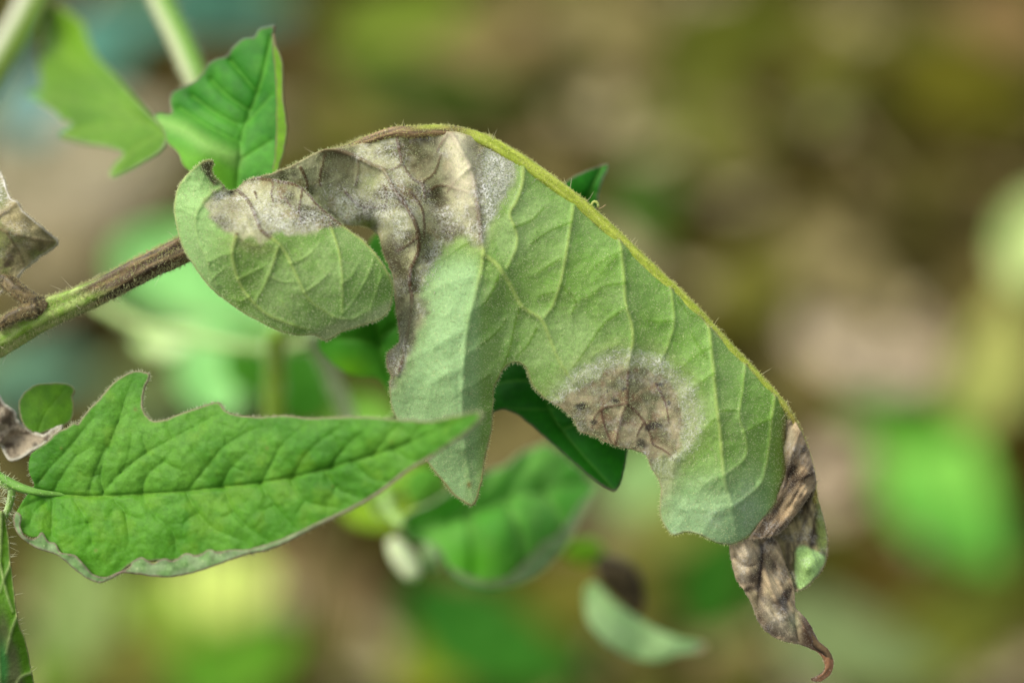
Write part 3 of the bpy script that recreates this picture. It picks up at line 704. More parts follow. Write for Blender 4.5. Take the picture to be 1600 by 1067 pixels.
# ------------------------------------------------------------------ green front leaf, lower left
TF = thing('tomato_leaf', -60, 720, 40, 'bright green toothed leaf lying across the lower left, point over the hanging lobe', 'leaf')
tube('stalk', [(-120,690,10),(-60,716,20),(-12,740,30),(16,755,38),(38,764,44),(60,769,47),(90,772,44),(125,774,40)], [12, 10, 9, 8, 7, 5.5, 3.6, 1.2], lambda t, a, x, y: mix(np.repeat(lin((96,144,48))[None], len(t), 0), lin((140,168,96)), ss(-.2, .9, np.cos(a+1.2))), M_stem, TF, n=24, groove=0.05)
outF = [(54,757),(47,742),(45,728),(48,712),(56,703),(67,695),(78,686),(88,676),(104,668),(115,661),(122,662),(127,655),(132,648),(141,637),(152,627),(165,612),(175,600),(186,591),(199,584),(210,580),(221,580),(231,583),(234,588),(231,596),(227,606),(224,618),(223,630),(225,641),(230,650),(238,657),(250,657),(263,654),(280,647),(297,641),(312,636),(324,632),(334,629),(343,629),(348,636),(355,643),(371,648),(390,650),(411,651),(444,649),(485,653),(512,652),(539,651),(569,651),(600,653),(620,655),(643,656),(662,658),(680,657),(697,653),(714,649),(728,646),(740,643),(750,643),(754,648),(748,658),(738,668),(727,677),(714,686),(695,699),(674,713),(655,724),(637,735),(615,752),(593,769),(572,782),(552,793),(528,805),(502,817),(477,831),(451,843),(433,851),(417,857),(400,861),(384,864),(360,864),(330,864),(300,870),(270,876),(240,876),(215,878),(200,884),(190,894),(172,903),(155,909),(142,900),(128,886),(113,872),(94,862),(78,852),(62,840),(46,838),(32,828),(24,816),(26,800),(38,779),(48,768)]
tFl = [(48,762,52),(100,773,58),(220,772,85),(340,762,120),(460,745,160),(580,712,215),(700,665,300),(752,648,345),
 (47,720,35),(115,661,50),(225,582,40),(230,645,60),(340,630,90),(445,650,135),(560,651,190),(660,657,255),
 (30,820,70),(80,850,80),(155,905,95),(240,875,110),(330,862,130),(450,842,165),(560,790,200),(640,733,250),
 (190,710,75),(280,700,100),(380,700,130),(480,695,170),(590,680,225),(120,720,60),(130,820,85),(250,820,110),(380,815,145),(500,780,180)]
tF = TPS(tFl, 0.002)
vF = [([(50,765),(100,773),(160,775),(220,772),(280,768),(340,762),(400,755),(460,745),(520,730),(580,712),(640,692),(700,665),(745,649)], -5, 3.6, -5, 14, 1.1)]
def sv_(P, a=1.0, c=1.0, w=3.2): vF.append((P, -1.3*a, w, -5.6*c, 12, 0.5*a))
for P in ([(162,769),(189,739),(229,708),(270,685),(303,668),(337,650)], [(297,762),(324,729),(354,695),(398,671)], [(408,755),(427,721),(446,690),(480,664)], [(517,733),(535,705),(570,672)],
          [(58,755),(76,735),(100,708),(125,680),(150,650)],[(85,765),(100,740),(120,712)],[(140,765),(150,735),(165,700)],[(162,769),(158,740),(170,700),(185,660),(200,610)], [(223,769),(233,739),(256,722),(270,702)],[(347,759),(364,729),(385,708)],[(458,746),(475,715),(500,690),(530,671)],[(582,712),(600,690),(620,667)],[(640,692),(655,672),(680,662)],
          [(117,783),(138,817),(144,850)],[(83,783),(81,838)],[(179,783),(196,803),(203,850)],[(292,772),(310,803),(337,827),(378,844)],[(69,778),(45,788),(24,800)],[(72,783),(55,800),(48,815)],
          [(225,778),(243,806),(270,830),(276,860)],[(407,756),(428,789),(461,825)],[(455,750),(478,783),(525,793)],[(509,738),(525,762),(559,776)],[(552,722),(579,748),(610,752)],[(350,762),(365,800),(395,830),(420,845)],[(615,702),(640,718),(655,720)]): sv_(P)
for P in ([(189,739),(200,715),(206,680)],[(229,708),(222,680)],[(324,729),(300,700)],[(303,668),(296,650)],[(354,695),(350,665)],[(427,721),(405,700),(400,680)],[(446,690),(430,665)],[(270,685),(262,662)],
          [(138,817),(115,822),(95,830)],[(138,817),(165,815),(190,820)],[(310,803),(290,815),(285,840)],[(196,803),(222,812)],[(428,789),(405,800)],[(243,806),(255,790),(275,790)],[(120,712),(140,700)],[(478,783),(465,800)],[(365,800),(345,810)],[(525,762),(515,780)],[(535,705),(520,690)],[(185,660),(205,640)],[(170,700),(150,690)],[(158,740),(135,745),(120,735)],[(175,800),(155,800)],
          [(256,722),(285,735)],[(364,729),(385,738)],[(100,790),(112,800),(130,800)]): vF.append((P, -.5, 2.4, -3.0, 8, 0.25))
def colF(x, y, vm, bd):
    q = fbm(x, y, 70, 71, 4); c = mix(np.repeat(lin((66,124,24))[None], len(x), 0), lin((92,146,42)), ss(.3, .7, q))
    c = c*(1+.30*(fbm(x, y, 7, 75, 2)-.5))[:, None]
    c = mix(c, lin((74,140,4)), np.exp(-((x-110)/110)**2-((y-850)/60)**2)*.55)
    c = mix(c, lin((80,144,10)), ss(765, 800, y)*.25)
    c = mix(c, lin((112,158,36)), ss(.35, 1.1, vm)*.75)
    c = mix(c, lin((92,148,52)), ss(0.1, .4, vm)*.25)
    c = mix(c, lin((118,158,40)), ss(.55, .75, fbm(x, y, 34, 77, 4))*.3)
    c = mix(c, lin((44,104,14)), ss(.5, .7, fbm(x, y, 13, 78, 3))*.2)
    for (px, py, r) in ((212,640,3),(418,700,2.4),(520,760,2),(150,860,2.6),(96,700,2),(612,690,2)): c = mix(c, lin((120,112,54)), .6*np.exp(-((x-px)**2+(y-py)**2)/r**2))
    e = 1-ss(1.0, 3.6, bd)
    return mix(c, lin((150,130,112)), e*.8*ss(90, 130, x+ (850-y)*.3))
bl, dF = sheet('blade', outF, tF, vF, colF, M_upper, TF, pitch=2.0, seed=71, crink=3.2)
edge_hairs('edge_hair', dF, 900, 3, 7, .3, lin((190,196,160)), TF, bl)
rimF = [(24,800),(21,813),(24,827),(38,844),(62,858),(86,865),(100,874),(113,886),(126,896),(138,904),(155,910),(172,905),(190,895),(213,896),(254,901),(292,897),(337,883),(384,866),(417,859),(451,845),(502,819),(552,795),(593,771),(637,737),(674,715),(673,713),(635,734),(590,768),(549,791),(500,814),(449,838),(416,850),(384,858),(360,858),(340,862),(327,858),(308,868),(290,864),(272,876),(255,872),(238,880),(222,870),(208,876),(202,886),(186,893),(165,901),(146,897),(130,880),(118,868),(104,864),(94,862),(86,848),(76,846),(66,832),(58,838),(50,842),(38,836),(32,822),(34,806)]
def zR(x, y):
    d, _, _ = pdist(x, y, catmull(outF, 5, True), 60, True); d = np.minimum(d, 25)
    return tF(x, y)+6+2.5*np.sin(x*.06)
sheet('rolled_rim', rimF, zR, [], flatcol((132,156,108),(104,140,78),(132,156,108),(132,114,98),2.6,16,73,.5), M_under, TF, pitch=2.0, thick=1.6, seed=73, crink=4, label='pale grey green underside showing along the rolled lower rim')

# ------------------------------------------------------------------ leaflet in the lower left corner
TC = thing('tomato_leaf', 14, 772, 20, 'narrow green and bronze leaf cut off by the lower left corner', 'leaf')
outC = [(-20,800),(-8,796),(2,798),(8,808),(12,826),(15,850),(16,875),(20,900),(24,941),(30,975),(40,1000),(46,1030),(52,1060),(60,1100),(40,1130),(-20,1130),(-120,1110),(-160,1000),(-120,880),(-60,820)]
tC = TPS([(0,798,20),(16,870,25),(50,1040,20),(-60,900,0),(-40,1100,-10),(0,950,45),(10,1060,35)])
vC = [([(2,800),(0,860),(-6,930),(-4,1000),(4,1110)], 3, 3, 10, 16),([(28,960),(18,985),(10,1020)], 2, 2.4, 5, 9),([(0,880),(10,925),(20,955)], 2, 2.2, 5, 9),([(50,1050),(30,1060),(20,1090)], 2, 2.4, 5, 9),([(17,880),(6,905),(0,925)], 2, 2.2, 5, 8)]
def colC(x, y, vm, bd):
    c = mix(np.repeat(lin((84,128,18))[None], len(x), 0), lin((70,116,14)), fbm(x, y, 30, 81))
    c = mix(c, lin((98,104,64)), ss(9, 24, bd)*ss(930, 985, y)*.9*ss(.3, .6, fbm(x, y, 60, 82)))
    c = mix(c, lin((70,136,60)), ss(20, 4, np.hypot((x-2)*1.2, (y-1040)*.35)))
    c = mix(c, lin((160,176,110)), vm*.7)
    return mix(c, lin((150,156,96)), 1-ss(.6, 2.6, bd))
_, dC = sheet('blade', outC, tC, vC, colC, M_upper, TC, pitch=1.8, seed=81, crink=1.5)
_, iC = tube('stalk', [(18,763,34),(17,778,30),(12,796,24),(4,814,20),(-10,840,14)], [6.5, 6, 5, 4], solid((140,184,84),(170,196,130)), M_stem, TC, n=18)
tube_hairs('hair', iC, 160, 5, 15, .45, lin((214,220,190)), TC)
edge_hairs('edge_hair', dC, 60, 5, 18, .3, lin((210,214,186)), TC)
# hairs at the node
_, iN = tube('leaf_stalk', [(-60,690,20),(-30,728,28),(-6,748,32),(18,760,36)], [11, 10, 9, 7], solid((104,152,50),(150,176,100)), M_stem, TC, n=20)
tube_hairs('stalk_hair', iN, 260, 6, 20, .5, lin((220,226,196)), TC)

# ------------------------------------------------------------------ small curled leaf on the left
TS = thing('curled_leaf', 60, 680, -60, 'small round green leaf curling out of a grey dead part on the left', 'leaf')
outS = [(29,632),(33,620),(44,608),(57,601),(71,599),(86,598),(101,599),(112,603),(117,610),(113,620),(115,632),(115,645),(110,658),(94,668),(78,672),(61,678),(45,672),(34,658)]
tS = TPS([(30,632,-70),(70,599,-75),(115,610,-80),(112,655,-70),(61,676,-60),(75,640,-66),(45,655,-64)])
sheet('green_half', outS, tS, [([(60,676),(72,645),(100,610)], -.5, 2.5, -2, 12, .3)], flatcol((86,134,20),(74,124,16),(104,148,34),(150,140,110),2.4,30,91), M_upper, TS, pitch=1.9, seed=91)
outS2 = [(-40,600),(-10,606),(0,619),(8,630),(18,637),(25,643),(28,655),(44,668),(58,676),(70,678),(84,668),(98,664),(92,678),(78,690),(64,698),(51,704),(34,716),(17,720),(7,710),(0,697),(-20,690),(-50,680)]
tS2 = TPS([(-40,640,-60),(0,619,-75),(25,645,-70),(60,677,-60),(95,668,-62),(50,703,-48),(17,719,-50),(20,680,-85),(40,688,-80),(0,660,-50)])
def colS2(x, y, vm, bd):
    q = fbm(x, y, 14, 93); c = mix(np.repeat(lin((92,80,62))[None], len(x), 0), lin((158,146,122)), ss(.35, .62, q))
    c = mix(c, lin((44,38,30)), ss(.6, .8, fbm(x, y, 20, 94)))
    return mix(c, lin((176,172,152)), 1-ss(2, 6, bd))
sheet('dead_half', outS2, tS2, [([(0,690),(20,670),(60,680)], 4, 4, 8, 8)], colS2, M_dry, TS, pitch=1.8, seed=93, crink=7, label='grey brown shrivelled half of the small leaf')
# ------------------------------------------------------------------ the blighted compound leaf
TB = thing('blighted_leaf', -60, 560, -40, 'large blighted leaf seen from below with grey mould patches on a half brown stalk', 'leaf')
def colStalk(t, a, x, y):
    n = len(t); g = mix(np.repeat(lin((118,150,44))[None], n, 0), lin((150,172,84)), ss(.3, .7, vn(a*40, x, 14, 3)))
    st = vn(a*30, x*.12, 7, 5)
    g = mix(g, lin((176,190,120)), ss(.5, .9, st)*.5)
    br = mix(np.repeat(lin((80,62,34))[None], n, 0), lin((140,120,78)), ss(.35, .75, st))
    br = mix(br, lin((44,34,20)), ss(.55, .75, vn(a*34, x*.1, 6, 9))*.85)
    up = np.cos(a)
    edge = 150 - 50*up*0 + 40*(vn(a*30, x*.0, 9, 4)-.5)*2
    k = ss(-25, 35, x-edge-10*np.sin(a*5))
    c = mix(g, br, k)
    top = ss(.0, .6, -up)  # see below: the side facing up
    d = np.hypot((x-48)/42, 1)-1
    kk = np.exp(-((x-30)/45)**2)*ss(-.1, .5, STK*up)*.95
    return mix(c, lin((84,64,40)), kk)
STK = -1.0
_, iS = tube('stalk', [(-170,610,-60),(-60,556,-45),(0,527,-35),(58,494,-25),(116,471,-20),(174,445,-18),(233,414,-18),(290,388,-25),(340,362,-60),(385,335,-85),(440,300,-80),(500,258,-60),(548,236,-35),(572,224,-20)],
  [27, 27, 26, 24, 20, 19, 19.5, 20, 20.5, 20, 18, 15, 12, 11], colStalk, M_stem, TB, n=48, groove=0.09, bumpy=0.16)
stalk = bpy.data.objects[_.name]
tube_hairs('hair', iS, 14000, 3, 9, .42, lin((196,196,140)), TB, stalk, .5)
tube_hairs('long_hair', iS, 70, 16, 30, .5, lin((206,196,170)), TB, stalk, 1.2)
def colStub(t, a, x, y):
    return mix(np.repeat(lin((62,52,28))[None], len(t), 0), lin((112,96,58)), ss(.3, .7, fbm(a*20, x*2, 10, 7)))
_, iT = tube('side_stalk', [(66,482,-14),(52,474,-8),(38,462,-6),(22,450,-10),(6,436,-22),(-14,420,-34)], [17, 15, 12.5, 13, 13, 12], colStub, M_stem, TB, n=30, groove=.05, bumpy=.25)
tube_hairs('side_hair', iT, 900, 3, 7, .42, lin((176,166,120)), TB, _, .5)
_, iT = tube('side_stalk', [(56,484,2),(36,488,6),(14,498,6),(-6,512,0)], [14, 11, 9, 7], colStub, M_stem, TB, n=26, groove=.05, bumpy=.25)
tube_hairs('side_hair', iT, 400, 3, 7, .42, lin((176,166,120)), TB, _, .5)

# dead leaflet at the left edge
outX = [(-60,220),(-20,236),(0,268),(7,282),(12,298),(18,312),(28,316),(36,330),(48,340),(60,350),(76,364),(89,375),(88,384),(75,394),(62,402),(55,408),(45,416),(35,425),(26,436),(16,446),(5,455),(-20,462),(-90,440),(-120,330)]
tX = TPS([(-40,240,-70),(0,270,-55),(28,320,-20),(89,378,-40),(50,408,-25),(5,455,-15),(-60,400,-60),(10,370,5),(50,370,-5),(-20,330,-30)])
def colX(x, y, vm, bd):
    q = fbm(x, y, 26, 101, 5); c = mix(np.repeat(lin((104,96,60))[None], len(x), 0), lin((150,140,98)), ss(.35, .65, q))
    c = mix(c, lin((110,120,62)), ss(.5, .7, fbm(x, y, 34, 102))*.6)
    c = mix(c, lin((80,68,48)), ss(.55, .75, fbm(x, y, 18, 103))*ss(360, 420, y))
    c = mix(c, lin((96,78,52)), vm*.7)
    c = mix(c, lin((176,170,146)), 1-ss(1, 4, bd))
    m = ss(340, 300, y)*.45*ss(.4, .65, fbm(x, y, 16, 104)) + .15*ss(.45, .7, fbm(x, y, 30, 105))
    return np.hstack([c, m[:, None]])
_, dX = sheet('dead_leaflet', outX, tX, [([(-20,350),(20,365),(60,375),(88,378)], 3, 3, 8, 14),([(10,362),(30,395),(38,418)], 2, 2.5, 6, 12),([(-20,350),(10,330),(26,318)], 3, 3, 10, 8)], colX, M_dry, TB, pitch=1.7, crink=4, seed=101, label='olive brown withered leaflet at the left edge')
edge_hairs('rim_hair', dX, 500, 2, 5, .4, lin((206,200,170)), TB, _)

# ---- shared colouring of the leaf underside
def wob(x, y, a, s, seed): return (x + a*(fbm(x, y, s, seed)-.5)*2, y + a*(fbm(x, y, s, seed+7)-.5)*2)
def region(x, y, poly, soft=8, a=9, s=18, seed=1):
    """1 inside a polygon, ragged and soft at its border"""
    X, Y = wob(x, y, a, s, seed); P = catmull(poly, 4, True); i = inside(X, Y, P); d, _, _ = pdist(X, Y, P, soft*2, True); d = np.minimum(d, soft)
    return np.clip(.5+np.where(i, .5, -.5)*d/soft, 0, 1)
def green_under(x, y, vm, bd, seed):
    q = fbm(x, y, 90, seed, 4); r = fbm(x, y, 22, seed+1, 4)
    c = mix(np.repeat(lin((120,154,72))[None], len(x), 0), lin((144,174,102)), ss(.3, .7, q))
    c = mix(c, lin((100,146,48)), ss(.5, .8, r)*.45)
    c = c*(1+.16*(fbm(x, y, 5, seed+2, 2)-.5))[:, None]
    c = mix(c, lin((164,182,96)), ss(.1, .9, vm)*.7)
    c = mix(c, lin((96,132,36)), ss(.1, .8, DARK['m'])*.75)
    return c
def necro(x, y, vm, seed):
    c = mix(np.repeat(lin((94,92,58))[None], len(x), 0), lin((176,174,134)), ss(.34, .62, fbm(x, y, 34, seed, 5)))
    c = mix(c, lin((120,124,88)), ss(.5, .72, fbm(x, y, 48, seed+1))*.6)
    c = mix(c, lin((96,80,56)), ss(.58, .78, fbm(x, y, 17, seed+2, 4))*.45)
    c = mix(c, lin((150,120,70)), ss(.62, .8, fbm(x, y, 26, seed+3, 4))*.4)
    c = c*(1+.35*(fbm(x, y, 6, seed+4, 3)-.5))[:, None]
    c = mix(c, lin((62,50,36)), ss(.60, .76, fbm(x, y, 27, seed+9, 4))*.5)
    return mix(c, lin((86,62,34)), ss(.2, .55, vm)*.88)
def gauss(x, y, cx, cy, rx, ry=None, an=0):
    ry = ry or rx; a = R(an); X = (x-cx)*math.cos(a)+(y-cy)*math.sin(a); Y = -(x-cx)*math.sin(a)+(y-cy)*math.cos(a)
    return np.exp(-(X/rx)**2-(Y/ry)**2)

# ---- main blade
mid = [(640,207),(672,205),(700,206),(728,211),(752,219),(772,228),(792,240),(812,252),(832,265),(852,279),(872,294),(892,309),(912,325),(932,342),(952,360),(972,379),(992,398),(1012,416),(1032,435),(1052,453),(1072,472),(1092,492),(1112,514),(1132,535),(1152,556),(1172,576),(1192,597),(1210,616),(1225,634),(1237,652),(1247,672),(1256,694),(1263,716),(1268,738)]
outB = [(377,288),(395,279),(412,274),(429,270),(442,264),(455,259),(468,252),(480,246),(492,239),(505,234),(530,232),(550,228),(570,224),(600,214),(640,205)] + mid[2:28] + [
 (1225,634),(1228,652),(1227,675),(1228,700),(1229,725),(1227,745),(1222,762),(1216,776),(1209,788),(1203,796),(1196,804),(1188,814),(1180,824),(1174,832),(1166,838),(1155,845),(1142,850),(1122,848),(1108,842),(1098,836),(1084,832),(1070,831),(1054,836),(1046,832),(1040,824),(1034,812),(1031,798),(1031,785),(1033,769),(1032,758),(1029,748),(1024,740),(1018,732),(1014,722),(1011,713),(1005,707),(996,704),(984,701),(974,699),(964,697),(954,693),(944,690),(935,684),(925,680),(914,677),(905,673),(900,664),(897,656),(891,649),(885,644),(878,638),(871,633),(863,629),(855,625),(848,619),(842,613),(835,606),(830,598),(827,588),(825,580),(819,572),(812,567),(803,566),(795,569),(788,575),(782,584),(778,592),(774,600),(771,610),(771,622),(770,635),(769,652),(768,669),(765,682),(762,694),(759,707),(757,719),(755,733),(754,747),(751,759),(748,770),(744,781),(739,789),(731,788),(723,783),(714,777),(706,770),(696,757),(686,745),(678,735),(670,724),(655,706),(640,690),(628,668),(617,648),(612,634),(610,618),(609,606),(609,596),(613,590),(609,583),(606,575),(604,566),(605,554),(609,549),(615,544),(620,539),(625,534),(624,522),(623,510),(621,498),(619,487),(618,476),(617,462),(616,448),(614,432),(610,420),(606,410),(601,400),(598,390),(596,378),(592,368),(585,360),(575,354),(565,352),(545,352),(520,345),(490,335),(460,320),(430,308),(400,302),(382,300)]
tBl = [(377,290,-6),(429,272,-2),(470,285,-6),(505,236,8),(550,230,-8),(600,216,-6),(640,207,0),(700,207,2),(752,220,2),(832,266,0),(912,326,0),(992,399,0),(1072,473,0),(1152,557,0),(1225,634,-6),
 (755,398,36),(748,440,40),(735,490,44),(727,540,46),(723,600,44),(724,660,40),(738,780,14),(690,700,22),(640,640,14),(611,610,6),(640,540,14),(655,470,8),(636,560,18),
 (771,620,4),(768,680,2),(803,568,6),(785,500,18),(850,500,22),(865,545,20),(835,600,6),(900,640,16),(985,620,30),(1000,690,20),(985,540,34),(975,434,26),(886,388,24),(820,300,18),
 (1050,620,26),(1116,586,34),(1124,678,42),(1133,754,44),(1148,830,26),(1040,812,8),(1080,800,22),(1034,745,10),(1190,650,16),(1190,740,16),(1212,785,-2),(1228,700,-12),(1175,830,4),
 (743,300,26),(716,225,16),(700,300,-6),(651,360,26),(620,303,26),(660,260,-6),(560,262,-6),(600,330,-4),(575,352,-30),(598,385,-28),(605,340,4),(520,340,-30),(450,310,-20),(640,430,6),(620,430,-12),(643,480,8),(622,500,-8),(608,562,0),(680,400,2),(540,300,-18)]
tB = TPS(tBl, 0.0015)
RV, CV = .95, .85
vB = []
def mj(P, ta=4.0, tw=4.2, ca=7, cw=26, k=1.0): vB.append((P, ta*RV, tw, ca*CV, cw, k))
def mn(P, ta=-0.8, tw=2.4, ca=6.0, cw=11, k=-1.5): vB.append((P, ta*RV, tw, ca*CV, cw, k))
mj([(703,206),(715,225),(735,262),(743,300),(749,340),(752,375),(755,398),(748,440),(735,490),(727,540),(723,600),(722,650),(726,700),(733,745),(740,783)], 5, 4.6, 7, 30)
mj([(755,398),(775,412),(788,430),(800,450),(815,478),(832,490),(847,500),(858,525),(866,545),(875,565),(888,585),(898,597)], 4, 4.6, 8, 24)
mj([(818,262),(816,289),(807,315),(799,328),(797,339),(804,355),(808,370),(806,390),(792,419)], 3.4, 3.4, 8, 18)
mj([(896,322),(893,346),(886,388),(877,436),(865,475),(851,495)], 3.4, 3.4, 8, 20)
mj([(968,375),(972,400),(975,434),(978,475),(987,506),(989,532),(985,555),(982,575),(980,611),(978,631),(970,657),(962,690)], 3.6, 3.6, 10, 22)
mj([(1048,450),(1052,480),(1053,507),(1045,535),(1038,553),(1030,568)], 2.6, 3.0, 6, 16, .8)
mj([(1108,507),(1112,547),(1116,586),(1120,635),(1125,672),(1129,723),(1133,754),(1143,789),(1146,810),(1150,835)], 4.2, 4.2, 11, 24)
mj([(1165,566),(1160,612),(1155,650),(1161,669),(1167,698),(1161,719),(1134,740)], 2.4, 2.8, 5, 14, .7)
mj([(1212,617),(1206,655),(1200,707),(1194,738),(1187,757),(1165,776),(1145,791)], 3.2, 3.2, 7, 16, .9)
for P in ([(895,347),(857,362),(828,383)],[(877,405),(857,416),(839,428)],[(866,457),(852,460),(841,463)],[(972,393),(950,404),(936,412),(922,425)],[(978,442),(942,448),(922,463),(906,468)],[(876,446),(890,458),(897,466),(900,475),(893,490)],
 [(979,481),(954,497),(938,513),(920,540),(897,572)],[(812,482),(805,506),(797,542),(788,568),(776,592),(771,610)],[(839,513),(825,538),(807,558)],[(780,430),(772,448),(767,460)],[(747,374),(722,386),(699,402),(671,416)],[(742,434),(706,443),(674,457),(658,475)],
 [(728,515),(705,528),(688,538),(664,553),(640,564)],[(722,575),(700,585),(685,592),(676,603),(673,622),(666,652),(662,680)],[(629,600),(630,626),(639,652),(650,675)],[(1052,501),(1030,503),(1009,501)],[(1111,543),(1081,560),(1065,576)],[(1115,584),(1095,598),(1075,612),(1056,637),(1043,650)],
 [(1118,655),(1105,668),(1089,680),(1075,700),(1056,716)],[(1127,642),(1151,641)],[(1207,653),(1185,663),(1163,676)],[(1187,757),(1196,768),(1202,780)],[(1132,745),(1110,752),(1090,770)],[(1145,791),(1115,800),(1090,795),(1072,798)],[(1056,716),(1052,742),(1052,775),(1062,792),(1075,802),(1062,820)],
 [(965,400),(945,420),(930,440)],[(1105,560),(1090,540),(1080,520)],[(970,540),(950,545),(930,555)],[(804,355),(830,345),(850,325)],[(735,490),(760,470),(778,440)],[(725,560),(750,540),(775,520),(790,500)],[(723,610),(745,600),(765,585)],[(724,660),(748,650),(765,640)],[(726,700),(742,690),(755,680)],
 [(680,540),(668,515),(664,490)],[(706,443),(712,465),(705,490)],[(700,585),(712,610),(715,640)],[(1096,836),(1110,815),(1120,800)],[(1178,820),(1165,800),(1160,785)],[(1060,470),(1075,490),(1095,498)]): mn(P)
RV, CV = 1.0, 1.0
# brown net in the upper dead zone and the round lesion
for P in ([(504,235),(516,234),(538,239),(563,249),(580,258),(599,266),(608,281),(619,301),(632,318),(644,338),(652,358),(655,380),(653,395),(648,408),(642,420),(640,442),(643,458),(644,480),(640,505),(636,523),(631,541),(630,560),(622,585)],): mj(P, 6, 3.0, 18, 18, 1.6)
for P in ([(620,212),(624,235),(627,255),(615,265),(600,266)],[(627,255),(640,275),(652,285),(665,282),(680,268),(690,240)],[(660,285),(664,310)],[(700,210),(690,225),(682,240)],[(508,240),(504,258),(500,275),(501,290)],[(560,252),(560,270),(556,290)],[(600,290),(606,310),(598,330)],[(668,300),(690,290),(730,300)],
  [(640,300),(660,330),(662,370)],[(735,262),(715,280),(700,300)],[(652,372),(635,384),(622,392)],[(540,300),(560,320),(590,325)],[(470,262),(480,285),(478,305)]): mn(P, 2.0, 2.2, 1.5, 8, 1.8)
for P in ([(980,631),(1000,650),(1016,677),(1020,693),(1036,702),(1056,716)],[(974,631),(960,634),(944,637),(930,650),(925,668)],[(1036,710),(1034,725),(1034,745)],[(1005,660),(995,680)],[(940,640),(945,665),(955,690)],[(1025,600),(1040,630),(1045,660)]): mn(P, 1.6, 2.0, 1, 8, 1.4)
zoneA = [(340,180),(700,180),(760,205),(800,250),(806,268),(792,296),(778,325),(768,352),(762,372),(754,385),(730,370),(702,376),(684,396),(668,425),(658,455),(655,480),(664,492),(650,520),(641,548),(634,575),(622,592),(600,600),(560,480),(560,380),(340,380)]
ring = [(850,632),(859,620),(882,595),(908,572),(948,553),(984,547),(1030,558),(1064,584),(1086,616),(1096,650),(1090,685),(1066,716),(1058,740),(1046,770),(1032,792),(1020,770),(1000,720),(940,700),(890,660)]
core = [(866,633),(898,611),(920,598),(938,586),(956,573),(984,573),(1026,583),(1054,608),(1064,637),(1066,677),(1052,715),(1036,712),(1015,730),(1000,722),(940,700),(890,660)]
def zB(x, y):
    z = tB(x, y)
    z = z - 60*gauss(x, y, 578, 358, 16, 13)      # dark hollow by the curled lobe
    z = z + 14*gauss(x, y, 722, 262, 16, 40, -12) - 10*gauss(x, y, 690, 300, 20, 50)
    dead = ss(640, 560, y)*ss(700, 640, x)
    return z + dead*3*(fbm(x, y, 24, 200, 3)-.5)*2 + 1.6*(fbm(x, y, 14, 203, 3)-.5)*2
